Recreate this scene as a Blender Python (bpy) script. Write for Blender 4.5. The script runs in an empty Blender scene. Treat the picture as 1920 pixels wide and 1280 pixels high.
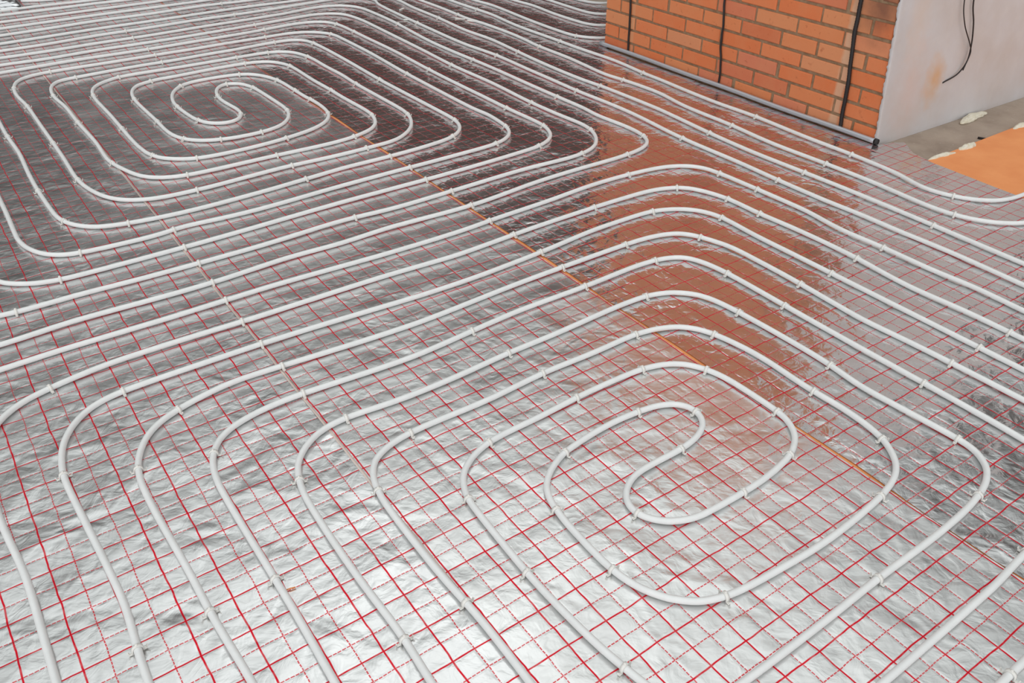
import bpy, bmesh, math, random
import numpy as np
from mathutils import Vector, Matrix, noise

R = math.radians
scene = bpy.context.scene
COL = scene.collection

# ------------------------------------------------------------------ camera
CAM_H = 1.4794
cam_data = bpy.data.cameras.new('camera')
cam = bpy.data.objects.new('camera', cam_data)
COL.objects.link(cam)
cam_data.sensor_width = 36.0
cam_data.lens = 1612.4 / 1920 * 36.0
cam_data.clip_start = 0.05
cam_data.clip_end = 100
cam.matrix_world = Matrix.Translation((0, 0, CAM_H)) @ Matrix.Rotation(R(90 - 34.686), 4, 'X') @ Matrix.Rotation(0.002125, 4, 'Z')
scene.camera = cam

# ------------------------------------------------------------------ colour management
scene.view_settings.view_transform = 'Standard'
scene.view_settings.look = 'None'
scene.view_settings.gamma = 1
scene.view_settings.use_curve_mapping = False
scene.view_settings.exposure = 0.0

# ------------------------------------------------------------------ world: tones set by direction, brightness added behind, dim interior ahead
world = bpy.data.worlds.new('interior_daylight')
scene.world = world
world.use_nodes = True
wt = world.node_tree
wt.nodes.clear()
def wn(kind, **kw):
    n = wt.nodes.new(kind)
    for k, v in kw.items():
        setattr(n, k, v)
    return n
def wmath(op, a, b=None, c=None, clamp=False):
    n = wn('ShaderNodeMath', operation=op, use_clamp=clamp)
    for i, x in enumerate((a, b, c)):
        if x is None: continue
        if isinstance(x, (int, float)): n.inputs[i].default_value = x
        else: wt.links.new(x, n.inputs[i])
    return n.outputs[0]
def wramp(fac, stops, interp='EASE'):
    n = wn('ShaderNodeValToRGB')
    cr = n.color_ramp
    cr.interpolation = interp
    while len(cr.elements) < len(stops): cr.elements.new(0.5)
    for e, (p, c) in zip(cr.elements, stops):
        e.position = p; e.color = (*c, 1)
    wt.links.new(fac, n.inputs[0])
    return n.outputs[0]
def wmix(f, a, b):
    n = wn('ShaderNodeMix', data_type='RGBA')
    for i, x in ((0, f), (6, a), (7, b)):
        if isinstance(x, (int, float)): n.inputs[i].default_value = x
        elif isinstance(x, tuple): n.inputs[i].default_value = (*x, 1)
        else: wt.links.new(x, n.inputs[i])
    return n.outputs[2]
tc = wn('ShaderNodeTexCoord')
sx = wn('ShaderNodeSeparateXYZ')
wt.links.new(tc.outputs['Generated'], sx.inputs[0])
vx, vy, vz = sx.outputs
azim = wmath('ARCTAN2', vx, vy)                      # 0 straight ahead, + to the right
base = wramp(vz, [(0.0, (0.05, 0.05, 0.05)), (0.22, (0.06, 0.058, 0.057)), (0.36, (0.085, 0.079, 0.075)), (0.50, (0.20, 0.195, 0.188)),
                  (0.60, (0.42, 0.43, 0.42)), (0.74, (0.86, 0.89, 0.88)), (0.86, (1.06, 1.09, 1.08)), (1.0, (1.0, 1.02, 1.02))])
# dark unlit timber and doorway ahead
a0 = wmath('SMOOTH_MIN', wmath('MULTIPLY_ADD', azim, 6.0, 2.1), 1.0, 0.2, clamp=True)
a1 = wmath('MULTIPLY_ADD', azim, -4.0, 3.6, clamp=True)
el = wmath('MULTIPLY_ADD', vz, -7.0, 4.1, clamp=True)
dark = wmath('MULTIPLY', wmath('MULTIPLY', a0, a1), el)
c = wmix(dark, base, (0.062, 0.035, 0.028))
# bright zone added high ahead for the foil's white shine, dimmer towards the right
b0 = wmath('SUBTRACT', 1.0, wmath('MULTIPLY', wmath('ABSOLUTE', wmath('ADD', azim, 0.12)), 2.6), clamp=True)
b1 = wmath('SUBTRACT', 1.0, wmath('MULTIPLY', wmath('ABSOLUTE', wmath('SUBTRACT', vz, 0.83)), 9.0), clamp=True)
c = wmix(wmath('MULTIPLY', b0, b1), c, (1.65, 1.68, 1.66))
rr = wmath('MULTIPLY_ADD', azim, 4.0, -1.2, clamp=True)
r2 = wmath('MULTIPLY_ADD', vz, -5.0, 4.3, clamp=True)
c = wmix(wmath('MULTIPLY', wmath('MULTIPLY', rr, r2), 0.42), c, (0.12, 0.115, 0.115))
# unseen brightness added behind the viewer to light brick and plaster
back_glow = wmath('MULTIPLY_ADD', vy, -2.0, -0.1, clamp=True)
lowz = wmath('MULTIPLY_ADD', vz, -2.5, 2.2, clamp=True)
c = wmix(wmath('MULTIPLY', back_glow, lowz), c, (1.20, 1.20, 1.20))
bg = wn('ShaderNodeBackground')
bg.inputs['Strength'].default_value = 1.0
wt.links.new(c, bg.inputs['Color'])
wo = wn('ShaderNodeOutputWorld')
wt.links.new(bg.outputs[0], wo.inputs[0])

# area light added high up behind the viewer for soft shading on the pipes
ld = bpy.data.lights.new('soft_fill', 'AREA')
ld.shape = 'RECTANGLE'; ld.size = 2.4; ld.size_y = 1.6
ld.energy = 30
ld.color = (0.96, 0.98, 1.0)
lo = bpy.data.objects.new('soft_fill', ld)
COL.objects.link(lo)
lo.location = (-2.0, -3.0, 2.6)
lo.rotation_euler = (Vector((0.6, 2.6, 0.2)) - Vector(lo.location)).to_track_quat('-Z', 'Y').to_euler()

# ------------------------------------------------------------------ floor grid frame: u, v in cells of 5 cm
YAW, OU, OV, ASP = 0.613745, 1.109763, -0.810143, 0.993377
CY, SY = math.cos(YAW), math.sin(YAW)
def W(u, v, z=0.0):
    a = 0.05 * u + OU; b = 0.05 * ASP * v + OV
    return Vector((a * CY + b * SY, a * SY - b * CY, z))
def Wn(u, v):
    a = 0.05 * u + OU; b = 0.05 * ASP * v + OV
    return a * CY + b * SY, a * SY - b * CY

# ------------------------------------------------------------------ object helpers
def tag(o, label=None, cat=None, group=None, kind=None):
    if label: o['label'] = label
    if cat: o['category'] = cat
    if group: o['group'] = group
    if kind: o['kind'] = kind
    return o
def mesh_obj(name, verts, faces, mat, parent=None, smooth=True, uv=None):
    me = bpy.data.meshes.new(name)
    me.from_pydata([tuple(v) for v in verts], [], faces)
    if uv is not None:
        l = me.uv_layers.new(name='UVMap')
        idx = np.empty(len(me.loops), dtype=np.int32); me.loops.foreach_get('vertex_index', idx)
        l.data.foreach_set('uv', np.asarray(uv, dtype=np.float32)[idx].ravel())
    me.polygons.foreach_set('use_smooth', [smooth] * len(me.polygons))
    me.update()
    me.materials.append(mat)
    o = bpy.data.objects.new(name, me)
    COL.objects.link(o)
    if parent: o.parent = parent
    return o
def bm_obj(name, bm, mat, parent=None, smooth=False):
    me = bpy.data.meshes.new(name)
    bm.normal_update(); bm.to_mesh(me); bm.free()
    me.polygons.foreach_set('use_smooth', [smooth] * len(me.polygons))
    me.materials.append(mat)
    o = bpy.data.objects.new(name, me)
    COL.objects.link(o)
    if parent: o.parent = parent
    return o
def empty(name, loc, rz=0.0):
    o = bpy.data.objects.new(name, None)
    o.empty_display_size = 0.02
    COL.objects.link(o)
    o.location = loc; o.rotation_euler = (0, 0, rz)
    return o
def crom(P, step):
    P = [Vector(p) for p in P]
    P = [2 * P[0] - P[1]] + P + [2 * P[-1] - P[-2]]
    out = []
    for i in range(1, len(P) - 2):
        p0, p1, p2, p3 = P[i - 1:i + 3]
        L = (p2 - p1).length
        n = max(1, int(math.ceil(L / step)))
        d = [max((a - b).length ** .5, 1e-4) for a, b in ((p0, p1), (p1, p2), (p2, p3))]
        t0 = 0; t1 = d[0]; t2 = t1 + d[1]; t3 = t2 + d[2]
        for k in range(n):
            t = t1 + (t2 - t1) * k / n
            A1 = p0 * ((t1 - t) / (t1 - t0)) + p1 * ((t - t0) / (t1 - t0))
            A2 = p1 * ((t2 - t) / (t2 - t1)) + p2 * ((t - t1) / (t2 - t1))
            A3 = p2 * ((t3 - t) / (t3 - t2)) + p3 * ((t - t2) / (t3 - t2))
            B1 = A1 * ((t2 - t) / (t2 - t0)) + A2 * ((t - t0) / (t2 - t0))
            B2 = A2 * ((t3 - t) / (t3 - t1)) + A3 * ((t - t1) / (t3 - t1))
            out.append(B1 * ((t2 - t) / (t2 - t1)) + B2 * ((t - t1) / (t2 - t1)))
    out.append(P[-2])
    return out
def tube(pts, r, seg=14, up=Vector((0, 0, 1)), cap=True, rads=None):
    V, F = [], []
    n = len(pts)
    for i, p in enumerate(pts):
        t = (pts[min(i + 1, n - 1)] - pts[max(i - 1, 0)]).normalized()
        s = t.cross(up)
        if s.length < 1e-3: s = t.cross(Vector((1, 0, 0)))
        s.normalize(); w = s.cross(t)
        rr = rads[i] if rads else r
        for k in range(seg):
            a = 2 * math.pi * k / seg
            V.append(p + s * (math.cos(a) * rr) + w * (math.sin(a) * rr))
    for i in range(n - 1):
        for k in range(seg):
            a = i * seg + k; b = i * seg + (k + 1) % seg
            F.append((a, b, b + seg, a + seg))
    if cap:
        F.append(tuple(range(seg))[::-1]); F.append(tuple(range((n - 1) * seg, n * seg)))
    return V, F

# ------------------------------------------------------------------ materials
def material(name):
    m = bpy.data.materials.new(name); m.use_nodes = True
    nt = m.node_tree
    return m, nt, nt.nodes['Principled BSDF']
class NB:
    """small node-building helper"""
    def __init__(s, nt): s.nt = nt
    def n(s, kind, **kw):
        x = s.nt.nodes.new(kind)
        for k, v in kw.items(): setattr(x, k, v)
        return x
    def put(s, sock, x):
        if x is None: return
        if isinstance(x, (int, float)): sock.default_value = x
        elif isinstance(x, tuple): sock.default_value = x if len(sock.default_value) == len(x) else (*x, 1)
        else: s.nt.links.new(x, sock)
    def math(s, op, a, b=None, c=None, clamp=False):
        x = s.n('ShaderNodeMath', operation=op, use_clamp=clamp)
        for i, y in enumerate((a, b, c)): s.put(x.inputs[i], y)
        return x.outputs[0]
    def mix(s, f, a, b):
        x = s.n('ShaderNodeMix', data_type='RGBA')
        s.put(x.inputs[0], f); s.put(x.inputs[6], a); s.put(x.inputs[7], b)
        return x.outputs[2]
    def noise(s, vec, scale, detail=3, rough=.55, dist=0):
        x = s.n('ShaderNodeTexNoise'); s.put(x.inputs['Vector'], vec)
        x.inputs['Scale'].default_value = scale; x.inputs['Detail'].default_value = detail
        x.inputs['Roughness'].default_value = rough; x.inputs['Distortion'].default_value = dist
        return x.outputs['Fac']
    def ramp(s, f, stops, interp='LINEAR'):
        x = s.n('ShaderNodeValToRGB'); cr = x.color_ramp; cr.interpolation = interp
        while len(cr.elements) < len(stops): cr.elements.new(.5)
        for e, (p, c) in zip(cr.elements, stops):
            e.position = p; e.color = (*c, 1) if isinstance(c, tuple) else (c, c, c, 1)
        s.put(x.inputs[0], f); return x.outputs[0]
    def bump(s, h, strength, dist, normal=None):
        x = s.n('ShaderNodeBump'); s.put(x.inputs['Height'], h)
        x.inputs['Strength'].default_value = strength; x.inputs['Distance'].default_value = dist
        if normal is not None: s.put(x.inputs['Normal'], normal)
        return x.outputs['Normal']
    def mapping(s, vec, scale=(1, 1, 1), rot=(0, 0, 0), loc=(0, 0, 0)):
        x = s.n('ShaderNodeMapping'); s.put(x.inputs['Vector'], vec)
        x.inputs['Scale'].default_value = scale; x.inputs['Rotation'].default_value = rot; x.inputs['Location'].default_value = loc
        return x.outputs[0]

def foil_material(name, rough, base, bumpk, haze, off):
    """aluminised film printed with a red 5 cm grid; every second line is finer and broken"""
    m, nt, b = material(name); g = NB(nt)
    uv = g.n('ShaderNodeTexCoord').outputs['UV']
    pos = g.n('ShaderNodeNewGeometry').outputs['Position']
    wob = g.n('ShaderNodeTexNoise'); g.put(wob.inputs['Vector'], uv); wob.inputs['Scale'].default_value = .7; wob.inputs['Detail'].default_value = 2
    w1 = g.n('ShaderNodeVectorMath', operation='SUBTRACT'); g.put(w1.inputs[0], wob.outputs['Color']); w1.inputs[1].default_value = (.5, .5, .5)
    w2 = g.n('ShaderNodeVectorMath', operation='SCALE'); g.put(w2.inputs[0], w1.outputs[0]); w2.inputs['Scale'].default_value = .16
    w3 = g.n('ShaderNodeVectorMath', operation='ADD'); g.put(w3.inputs[0], uv); g.put(w3.inputs[1], w2.outputs[0])
    sp = g.n('ShaderNodeSeparateXYZ'); g.put(sp.inputs[0], w3.outputs[0])
    u, v = sp.outputs[0], sp.outputs[1]
    speck = g.noise(g.mapping(uv, (1, 1, 1)), 9.0, 2)
    def line(a, period, phase, half, soft=.012):
        d = g.math('PINGPONG', g.math('ADD', a, phase), period / 2)     # distance to nearest line
        x = g.n('ShaderNodeMapRange'); g.put(x.inputs[0], d)
        x.inputs[1].default_value = half + soft; x.inputs[2].default_value = max(half - soft, 0); x.inputs[3].default_value = 0; x.inputs[4].default_value = 1
        return x.outputs[0]
    bu, bv = line(u, 2, 0, .039), line(v, 2, 0, .036)
    dash_v = g.math('GREATER_THAN', g.math('FRACT', g.math('MULTIPLY', v, 5.0)), .2)
    dash_u = g.math('GREATER_THAN', g.math('FRACT', g.math('MULTIPLY', u, 5.0)), .2)
    tu = g.math('MULTIPLY', line(u, 2, 1, .026), dash_v)
    tv = g.math('MULTIPLY', line(v, 2, 1, .026), dash_u)
    ln = g.math('MAXIMUM', g.math('MAXIMUM', bu, bv), g.math('MULTIPLY', g.math('MAXIMUM', tu, tv), .92))
    worn = g.ramp(g.noise(uv, 1.3, 4), [(.28, .8), (.5, 1.0)])
    ln = g.math('MULTIPLY', ln, worn, clamp=True)
    # film colour
    dirt = g.ramp(g.noise(pos, 2.2, 5), [(.35, tuple(x * .93 for x in base)), (.65, base)])
    g.put(b.inputs['Base Color'], g.mix(ln, dirt, (.74, .012, .030)))
    g.put(b.inputs['Specular IOR Level'], g.math('MULTIPLY_ADD', ln, -.45, .5))
    g.put(b.inputs['Metallic'], g.math('MULTIPLY_ADD', ln, -.45 + haze, 1.0 - haze))
    g.put(b.inputs['Roughness'], g.math('MULTIPLY_ADD', ln, .12, g.ramp(g.noise(pos, 5, 3), [(.3, rough * .8), (.7, rough * 1.2)])))
    # creases
    q = g.mapping(pos, (1, 1, 1), (0, 0, R(35)), (off, 0, 0))
    st = g.mapping(pos, (9, 26, 1), (0, 0, R(-12)), (0, off, 0))
    big = g.noise(q, 7.0, 2, .5, .6)
    mid = g.noise(q, 22.0, 3, .5, .8)
    streak = g.noise(st, 1.0, 3, .55, .5)
    vor = g.n('ShaderNodeTexVoronoi', feature='DISTANCE_TO_EDGE'); g.put(vor.inputs['Vector'], g.mapping(pos, (13, 26, 10), (0, 0, R(20)))); vor.inputs['Scale'].default_value = 1
    facet = g.math('MINIMUM', vor.outputs['Distance'], .25)
    pu = g.math('PINGPONG', u, .5); pv = g.math('PINGPONG', v, .5)
    pil = g.math('MINIMUM', g.math('MINIMUM', pu, pv), .12)
    hgt = g.math('MULTIPLY', big, 2.0)
    hgt = g.math('MULTIPLY_ADD', mid, .42, hgt)
    hgt = g.math('MULTIPLY_ADD', streak, .13, hgt)
    hgt = g.math('MULTIPLY_ADD', facet, .16, hgt)
    hgt = g.math('MULTIPLY_ADD', pil, .55, hgt)
    nrm = g.bump(hgt, 1.0, .0075 * bumpk)
    fine = g.noise(pos, 160.0, 2, .5)
    g.put(b.inputs['Normal'], g.bump(fine, .12, .0004 * bumpk, nrm))
    return m
M_FOIL_MID = foil_material('foil_matt', .26, (.80, .81, .805), .50, .08, 0.0)
M_FOIL_LEFT = foil_material('foil_matt_left', .24, (.79, .80, .80), .60, .07, 3.7)
M_FOIL_RIGHT = foil_material('foil_bright', .16, (.76, .765, .765), .75, .05, 7.1)

m, nt, b = material('white_pipe'); g = NB(nt)
pos = g.n('ShaderNodeNewGeometry').outputs['Position']
g.put(b.inputs['Base Color'], g.ramp(g.noise(pos, 30, 3), [(.3, (.80, .82, .815)), (.7, (.86, .875, .87))]))
b.inputs['Roughness'].default_value = .38
b.inputs['IOR'].default_value = 1.5
M_PIPE = m
m, nt, b = material('clip_plastic')
b.inputs['Base Color'].default_value = (.84, .83, .79, 1); b.inputs['Roughness'].default_value = .35
M_CLIP = m
m, nt, b = material('orange_board'); g = NB(nt)
pos = g.n('ShaderNodeNewGeometry').outputs['Position']
n1 = g.noise(pos, 6, 4)
g.put(b.inputs['Base Color'], g.ramp(n1, [(.3, (.86, .30, .10)), (.7, (.95, .38, .14))]))
b.inputs['Roughness'].default_value = .75
g.put(b.inputs['Normal'], g.bump(g.noise(pos, 300, 2), .2, .001))
M_BOARD = m
m, nt, b = material('concrete'); g = NB(nt)
pos = g.n('ShaderNodeNewGeometry').outputs['Position']
cc = g.ramp(g.noise(pos, 5, 6, .6), [(.25, (.29, .225, .175)), (.5, (.40, .32, .255)), (.8, (.48, .395, .32))])
sp_ = g.ramp(g.noise(pos, 60, 3), [(.66, 0.0), (.72, 1.0)])
g.put(b.inputs['Base Color'], g.mix(g.math('MULTIPLY', sp_, .5), cc, (.55, .50, .44)))
b.inputs['Roughness'].default_value = .85
g.put(b.inputs['Normal'], g.bump(g.noise(pos, 45, 5), .5, .004))
M_CONC = m
m, nt, b = material('mortar'); g = NB(nt)
pos = g.n('ShaderNodeNewGeometry').outputs['Position']
g.put(b.inputs['Base Color'], g.ramp(g.noise(pos, 40, 4), [(.3, (.25, .155, .085)), (.7, (.40, .27, .165))]))
b.inputs['Roughness'].default_value = .95
g.put(b.inputs['Normal'], g.bump(g.noise(pos, 120, 4), .6, .004))
M_MORTAR = m
m, nt, b = material('plaster'); g = NB(nt)
tcg = g.n('ShaderNodeTexCoord').outputs['UV']          # uv = metres along the face, metres up
n1 = g.noise(tcg, 2.5, 4, .55); n2 = g.noise(tcg, 14, 4)
pc = g.ramp(n1, [(.3, (.56, .50, .47)), (.55, (.61, .585, .59)), (.75, (.65, .64, .655))])
pc = g.mix(g.math('MULTIPLY', g.ramp(n2, [(.5, 0.0), (.8, 1.0)]), .25), pc, (.70, .66, .62))
def blob(cx, cy, rx, ry):
    q = g.mapping(tcg, (1 / rx, 1 / ry, 1), (0, 0, 0), (-cx / rx, -cy / ry, 0))
    ln_ = g.n('ShaderNodeVectorMath', operation='LENGTH'); g.put(ln_.inputs[0], q)
    return g.math('SUBTRACT', 1.0, g.math('ADD', ln_.outputs['Value'], g.math('MULTIPLY_ADD', n2, 1.2, -.6)), clamp=True)
pc = g.mix(g.math('MULTIPLY', blob(.36, .22, .09, .14), .9, clamp=True), pc, (.66, .40, .22))
pc = g.mix(g.math('MULTIPLY', blob(.18, .20, .16, .30), .35, clamp=True), pc, (.74, .50, .42))
pc = g.mix(g.math('MULTIPLY', blob(.16, .52, .10, .25), .35, clamp=True), pc, (.74, .55, .42))
g.put(b.inputs['Base Color'], pc)
b.inputs['Roughness'].default_value = .9
g.put(b.inputs['Normal'], g.bump(g.noise(tcg, 30, 5), .35, .003))
M_PLASTER = m
m, nt, b = material('foam_edge'); g = NB(nt)
b.inputs['Base Color'].default_value = (.52, .54, .58, 1); b.inputs['Roughness'].default_value = .25; b.inputs['Metallic'].default_value = .3
M_EDGE = m
m, nt, b = material('black_cable'); b.inputs['Base Color'].default_value = (.018, .014, .014, 1); b.inputs['Roughness'].default_value = .5
M_BLACK = m
m, nt, b = material('expanding_foam'); g = NB(nt)
pos = g.n('ShaderNodeNewGeometry').outputs['Position']
g.put(b.inputs['Base Color'], g.ramp(g.noise(pos, 50, 4), [(.3, (.72, .66, .50)), (.7, (.86, .82, .70))])); b.inputs['Roughness'].default_value = .8
g.put(b.inputs['Normal'], g.bump(g.noise(pos, 90, 4), .5, .004))
M_FOAM = m
m, nt, b = material('clear_tape'); g = NB(nt)
b.inputs['Base Color'].default_value = (.74, .62, .56, 1); b.inputs['Roughness'].default_value = .22; b.inputs['Metallic'].default_value = .35
M_TAPE = m

# ------------------------------------------------------------------ brick pier frame
C0 = Vector((1.653, 3.728, 0)); BD = Vector((-.5812, .8138, 0)); BN = Vector((-.8138, -.5812, 0))   # corner, run of the brick face, its outward normal
PD = Vector((.829, .559, 0)); PN = Vector((.559, -.829, 0))      # run of the plaster face, its outward normal
P0 = C0.copy()
WALL_H, BRICK_L = 2.35, 1.895
def lean(z): return .078 * min(max(z, 0), .7)
def wallpt(s, z, out=0.0): return C0 + BD * s + BN * out + Vector((0, 0, z))
def plpt(t, z, out=0.0): return P0 + PD * t + PN * out + BD * lean(z) + Vector((0, 0, z))

# concrete floor slab of the room
def slab(name, x0, x1, y0, y1, z0, z1, mat):
    V = [(x, y, z) for z in (z0, z1) for y in (y0, y1) for x in (x0, x1)]
    F = [(0, 2, 3, 1), (4, 5, 7, 6), (0, 1, 5, 4), (2, 6, 7, 3), (0, 4, 6, 2), (1, 3, 7, 5)]
    return mesh_obj(name, V, F, mat, smooth=False)
tag(slab('floor', -4.5, 6.5, -1.5, 9.5, -.13, -.02, M_CONC), kind='structure')

# brick body: mortar core with every brick face standing proud
rng = random.Random(4)
def brick_wall():
    V, F, MI, CI = [], [], [], []
    def box(s0, s1, z0, z1, o0, o1, bev, mi, ci):
        k = len(V)
        for (o, b_) in ((o0, 0), (o1 - bev, 0), (o1, bev)):
            for (s, z) in ((s0 + b_, z0 + b_), (s1 - b_, z0 + b_), (s1 - b_, z1 - b_), (s0 + b_, z1 - b_)):
                V.append(wallpt(s, z, o))
        for a in (0, 4):
            for i in range(4):
                j = (i + 1) % 4
                F.append((k + a + j, k + a + i, k + a + i + 4, k + a + j + 4)); MI.append(mi); CI.append(ci)
        F.append((k + 11, k + 10, k + 9, k + 8)); MI.append(mi); CI.append(ci)
    PITCH = .0748
    odd = [.262, .526, .752, 1.004, 1.256, 1.511, 1.772]
    even = [.140, .400, .612, .870, 1.127, 1.384, 1.640]
    rows = int(WALL_H / PITCH) + 1
    for r_ in range(rows):
        zb = r_ * PITCH - .012; z0 = zb + .0065; z1 = zb + PITCH - .0065
        js = list(odd if r_ % 2 else even)
        if r_ == 2: js[1] = .399; js[2] = .606
        if r_ == 3: js = [.262, .485, .735, 1.00, 1.255, 1.510, 1.775]
        if r_ == 4: js = [.145, .406, .619, .877, 1.133, 1.392, 1.64]
        if r_ == 5: js = [.282, .541, .798, 1.05, 1.262, 1.515, 1.772]
        if r_ == 6: js = [.155, .416, .670, .90, 1.127, 1.39, 1.64]
        if r_ == 7: js = [.289, .545, .80, 1.02, 1.256, 1.51, 1.77]
        js = [0.0] + [j + rng.uniform(-.003, .003) for j in js] + [BRICK_L]
        for a, b2 in zip(js[:-1], js[1:]):
            gap = .006 + (.012 if rng.random() < .3 else 0) * rng.random()
            s0 = a + (gap if a > 0 else 0); s1 = b2 - (.0055 if b2 < BRICK_L else 0)
            if a == 0: s0 = lean(z1) + .009
            box(s0, s1, z0 + rng.uniform(-.0012, .0012), min(z1 + rng.uniform(-.0012, .0012), WALL_H), -.09, rng.uniform(.0, .003), .004, 1, rng.random())
    me = bpy.data.meshes.new('wall_left')
    # mortar core prism: brick run x depth along the plaster
    k = len(V)
    depth = 2.6
    corners = [wallpt(0, 0, -.006), wallpt(BRICK_L - .004, 0, -.006), wallpt(BRICK_L - .004, 0, -.006) + PD * depth, wallpt(0, 0, -.006) + PD * depth]
    for z in (-.02, .0, .7, WALL_H):
        for ci_, c_ in enumerate(corners):
            q = c_ + (BD * (lean(z) + .014) if ci_ in (0, 3) else Vector((0, 0, 0)))
            V.append(Vector((q.x, q.y, z)))
    for lv in (0, 4, 8):
        for i in range(4):
            j = (i + 1) % 4; F.append((k + lv + j, k + lv + i, k + lv + i + 4, k + lv + j + 4)); MI.append(0); CI.append(.5)
    F.append((k + 12, k + 15, k + 14, k + 13)[::1]); MI.append(0); CI.append(.5)
    F.append((k, k + 1, k + 2, k + 3)); MI.append(0); CI.append(.5)
    me.from_pydata([tuple(v) for v in V], [], F)
    at = me.attributes.new('brick_tone', 'FLOAT', 'FACE'); at.data.foreach_set('value', CI)
    me.polygons.foreach_set('material_index', MI)
    # uv = metres along / up for stains
    l = me.uv_layers.new(name='UVMap')
    for lp in me.loops:
        q = Vector(me.vertices[lp.vertex_index].co)
        l.data[lp.index].uv = ((q - C0).dot(BD), q.z)
    m, nt, b = material('brick'); g = NB(nt)
    a_ = g.n('ShaderNodeAttribute', attribute_name='brick_tone').outputs['Fac']
    pos = g.n('ShaderNodeNewGeometry').outputs['Position']
    uvc = g.n('ShaderNodeTexCoord').outputs['UV']
    suv = g.n('ShaderNodeSeparateXYZ'); g.put(suv.inputs[0], uvc)
    tone = g.ramp(a_, [(0, (.74, .20, .070)), (.3, (.78, .225, .085)), (.55, (.74, .26, .105)), (.78, (.74, .30, .14)), (.9, (.70, .22, .12)), (1.0, (.66, .17, .065))])
    tone = g.mix(g.ramp(g.noise(pos, 9, 4), [(.4, 0.0), (.75, .35)]), tone, (.72, .30, .14))
    tone = g.mix(g.ramp(g.noise(pos, 38, 4), [(.62, 0.0), (.75, .5)]), tone, (.42, .10, .035))
    # pale render smear beside the chase and darker patch high by the corner
    def band(c_, hw, amt):
        d = g.math('ABSOLUTE', g.math('SUBTRACT', g.math('ADD', suv.outputs[0], g.math('MULTIPLY_ADD', g.noise(uvc, 16, 2), .02, -.01)), c_))
        x = g.n('ShaderNodeMapRange'); g.put(x.inputs[0], d); x.inputs[1].default_value = hw; x.inputs[2].default_value = hw * .5; x.inputs[3].default_value = 0; x.inputs[4].default_value = amt
        return x.outputs[0]
    tone = g.mix(band(.245, .030, .75), tone, (.72, .46, .30))
    tone = g.mix(band(1.66, .018, .35), tone, (.70, .42, .24))
    q = g.mapping(uvc, (1 / .13, 1 / .2, 1), (0, 0, 0), (-.13 / .13, -.60 / .2, 0))
    ln_ = g.n('ShaderNodeVectorMath', operation='LENGTH'); g.put(ln_.inputs[0], q)
    dark_patch = g.math('MULTIPLY', g.math('SUBTRACT', 1.15, g.math('ADD', ln_.outputs['Value'], g.math('MULTIPLY_ADD', g.noise(uvc, 12, 3), .8, -.4)), clamp=True), .8)
    tone = g.mix(dark_patch, tone, (.17, .075, .05))
    g.put(b.inputs['Base Color'], tone)
    b.inputs['Roughness'].default_value = .85
    g.put(b.inputs['Normal'], g.bump(g.noise(pos, 70, 5), .5, .003))
    me.materials.append(M_MORTAR); me.materials.append(m)
    o = bpy.data.objects.new('wall_left', me); COL.objects.link(o)
    return o
tag(brick_wall(), kind='structure')

# plaster face with a ragged edge lapping onto the bricks
def plaster_wall():
    V, F, UV = [], [], []
    n = 420
    zs = [-.0195 + (WALL_H + .0195) * i / n for i in range(n + 1)]
    rr = random.Random(9)
    T = 2.55
    xs = [0, .02, .3, .8, 1.4, T]
    for z in zs:
        zz = max(z, 0)
        lp0 = lean(z)
        lap = .009 + .010 * (noise.noise(Vector((z * 22, 0, 3))) + .8 * noise.noise(Vector((z * 70, 2, 3))))
        lap = max(lap, .001)
        th = .009 + .002 * noise.noise(Vector((z * 40, 7, 1)))
        corner = C0 - BD * .002 + BN * th + PN * .004
        e0 = wallpt(lp0 + lap, z, .001); e1 = wallpt(lp0 + lap * .93, z, th * .6); e2 = wallpt(lp0 + lap * .7, z, th)
        c_ = wallpt(lp0 - .004, z, th); c2 = wallpt(lp0 - .006, z, th - .004)
        ring = [e0, e1, e2, c_, c2]
        uvs = [(-lap, z), (-lap * .9, z), (-lap * .7, z), (-.004, z), (0, z)]
        start = c2
        for x in xs[1:]:
            q = plpt(x, z); ring.append(q); uvs.append((x, z))
        V += ring; UV += uvs
    m_ = len(ring)
    for i in range(n):
        for k in range(m_ - 1):
            a = i * m_ + k
            F.append((a + 1, a, a + m_, a + m_ + 1)[::-1])
    o = mesh_obj('wall_right', V, F, M_PLASTER, smooth=True, uv=UV)
    return tag(o, kind='structure')
plaster_wall()

# ------------------------------------------------------------------ insulation boards under the foil
def prism(name, poly, z0, z1, mat, parent=None):
    n = len(poly)
    V = [Vector((x, y, z0)) for x, y in poly] + [Vector((x, y, z1)) for x, y in poly]
    F = [tuple(range(n))[::-1], tuple(range(n, 2 * n))] + [(i, (i + 1) % n, n + (i + 1) % n, n + i) for i in range(n)]
    me_o = mesh_obj(name, V, F, mat, parent, smooth=False)
    bm = bmesh.new(); bm.from_mesh(me_o.data); bmesh.ops.recalc_face_normals(bm, faces=bm.faces); bm.to_mesh(me_o.data); bm.free()
    return me_o
def uvpoly(pts): return [tuple(Wn(u, v)) for u, v in pts]
BT = -.004
tag(prism('insulation_board', uvpoly([(-44, 26), (-44, -150), (47.0, -150), (47.0, 26)]), -.0195, BT, M_BOARD),
    'orange insulation board showing as a narrow orange line between two foil sheets', 'insulation board')
o = tag(prism('insulation_board', uvpoly([(47.05, 20), (47.05, -20.9), (86, -20.9), (86, 20)]), -.0195, BT, M_BOARD),
    'bare orange insulation board on the floor to the right of the foil', 'insulation board')

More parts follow.
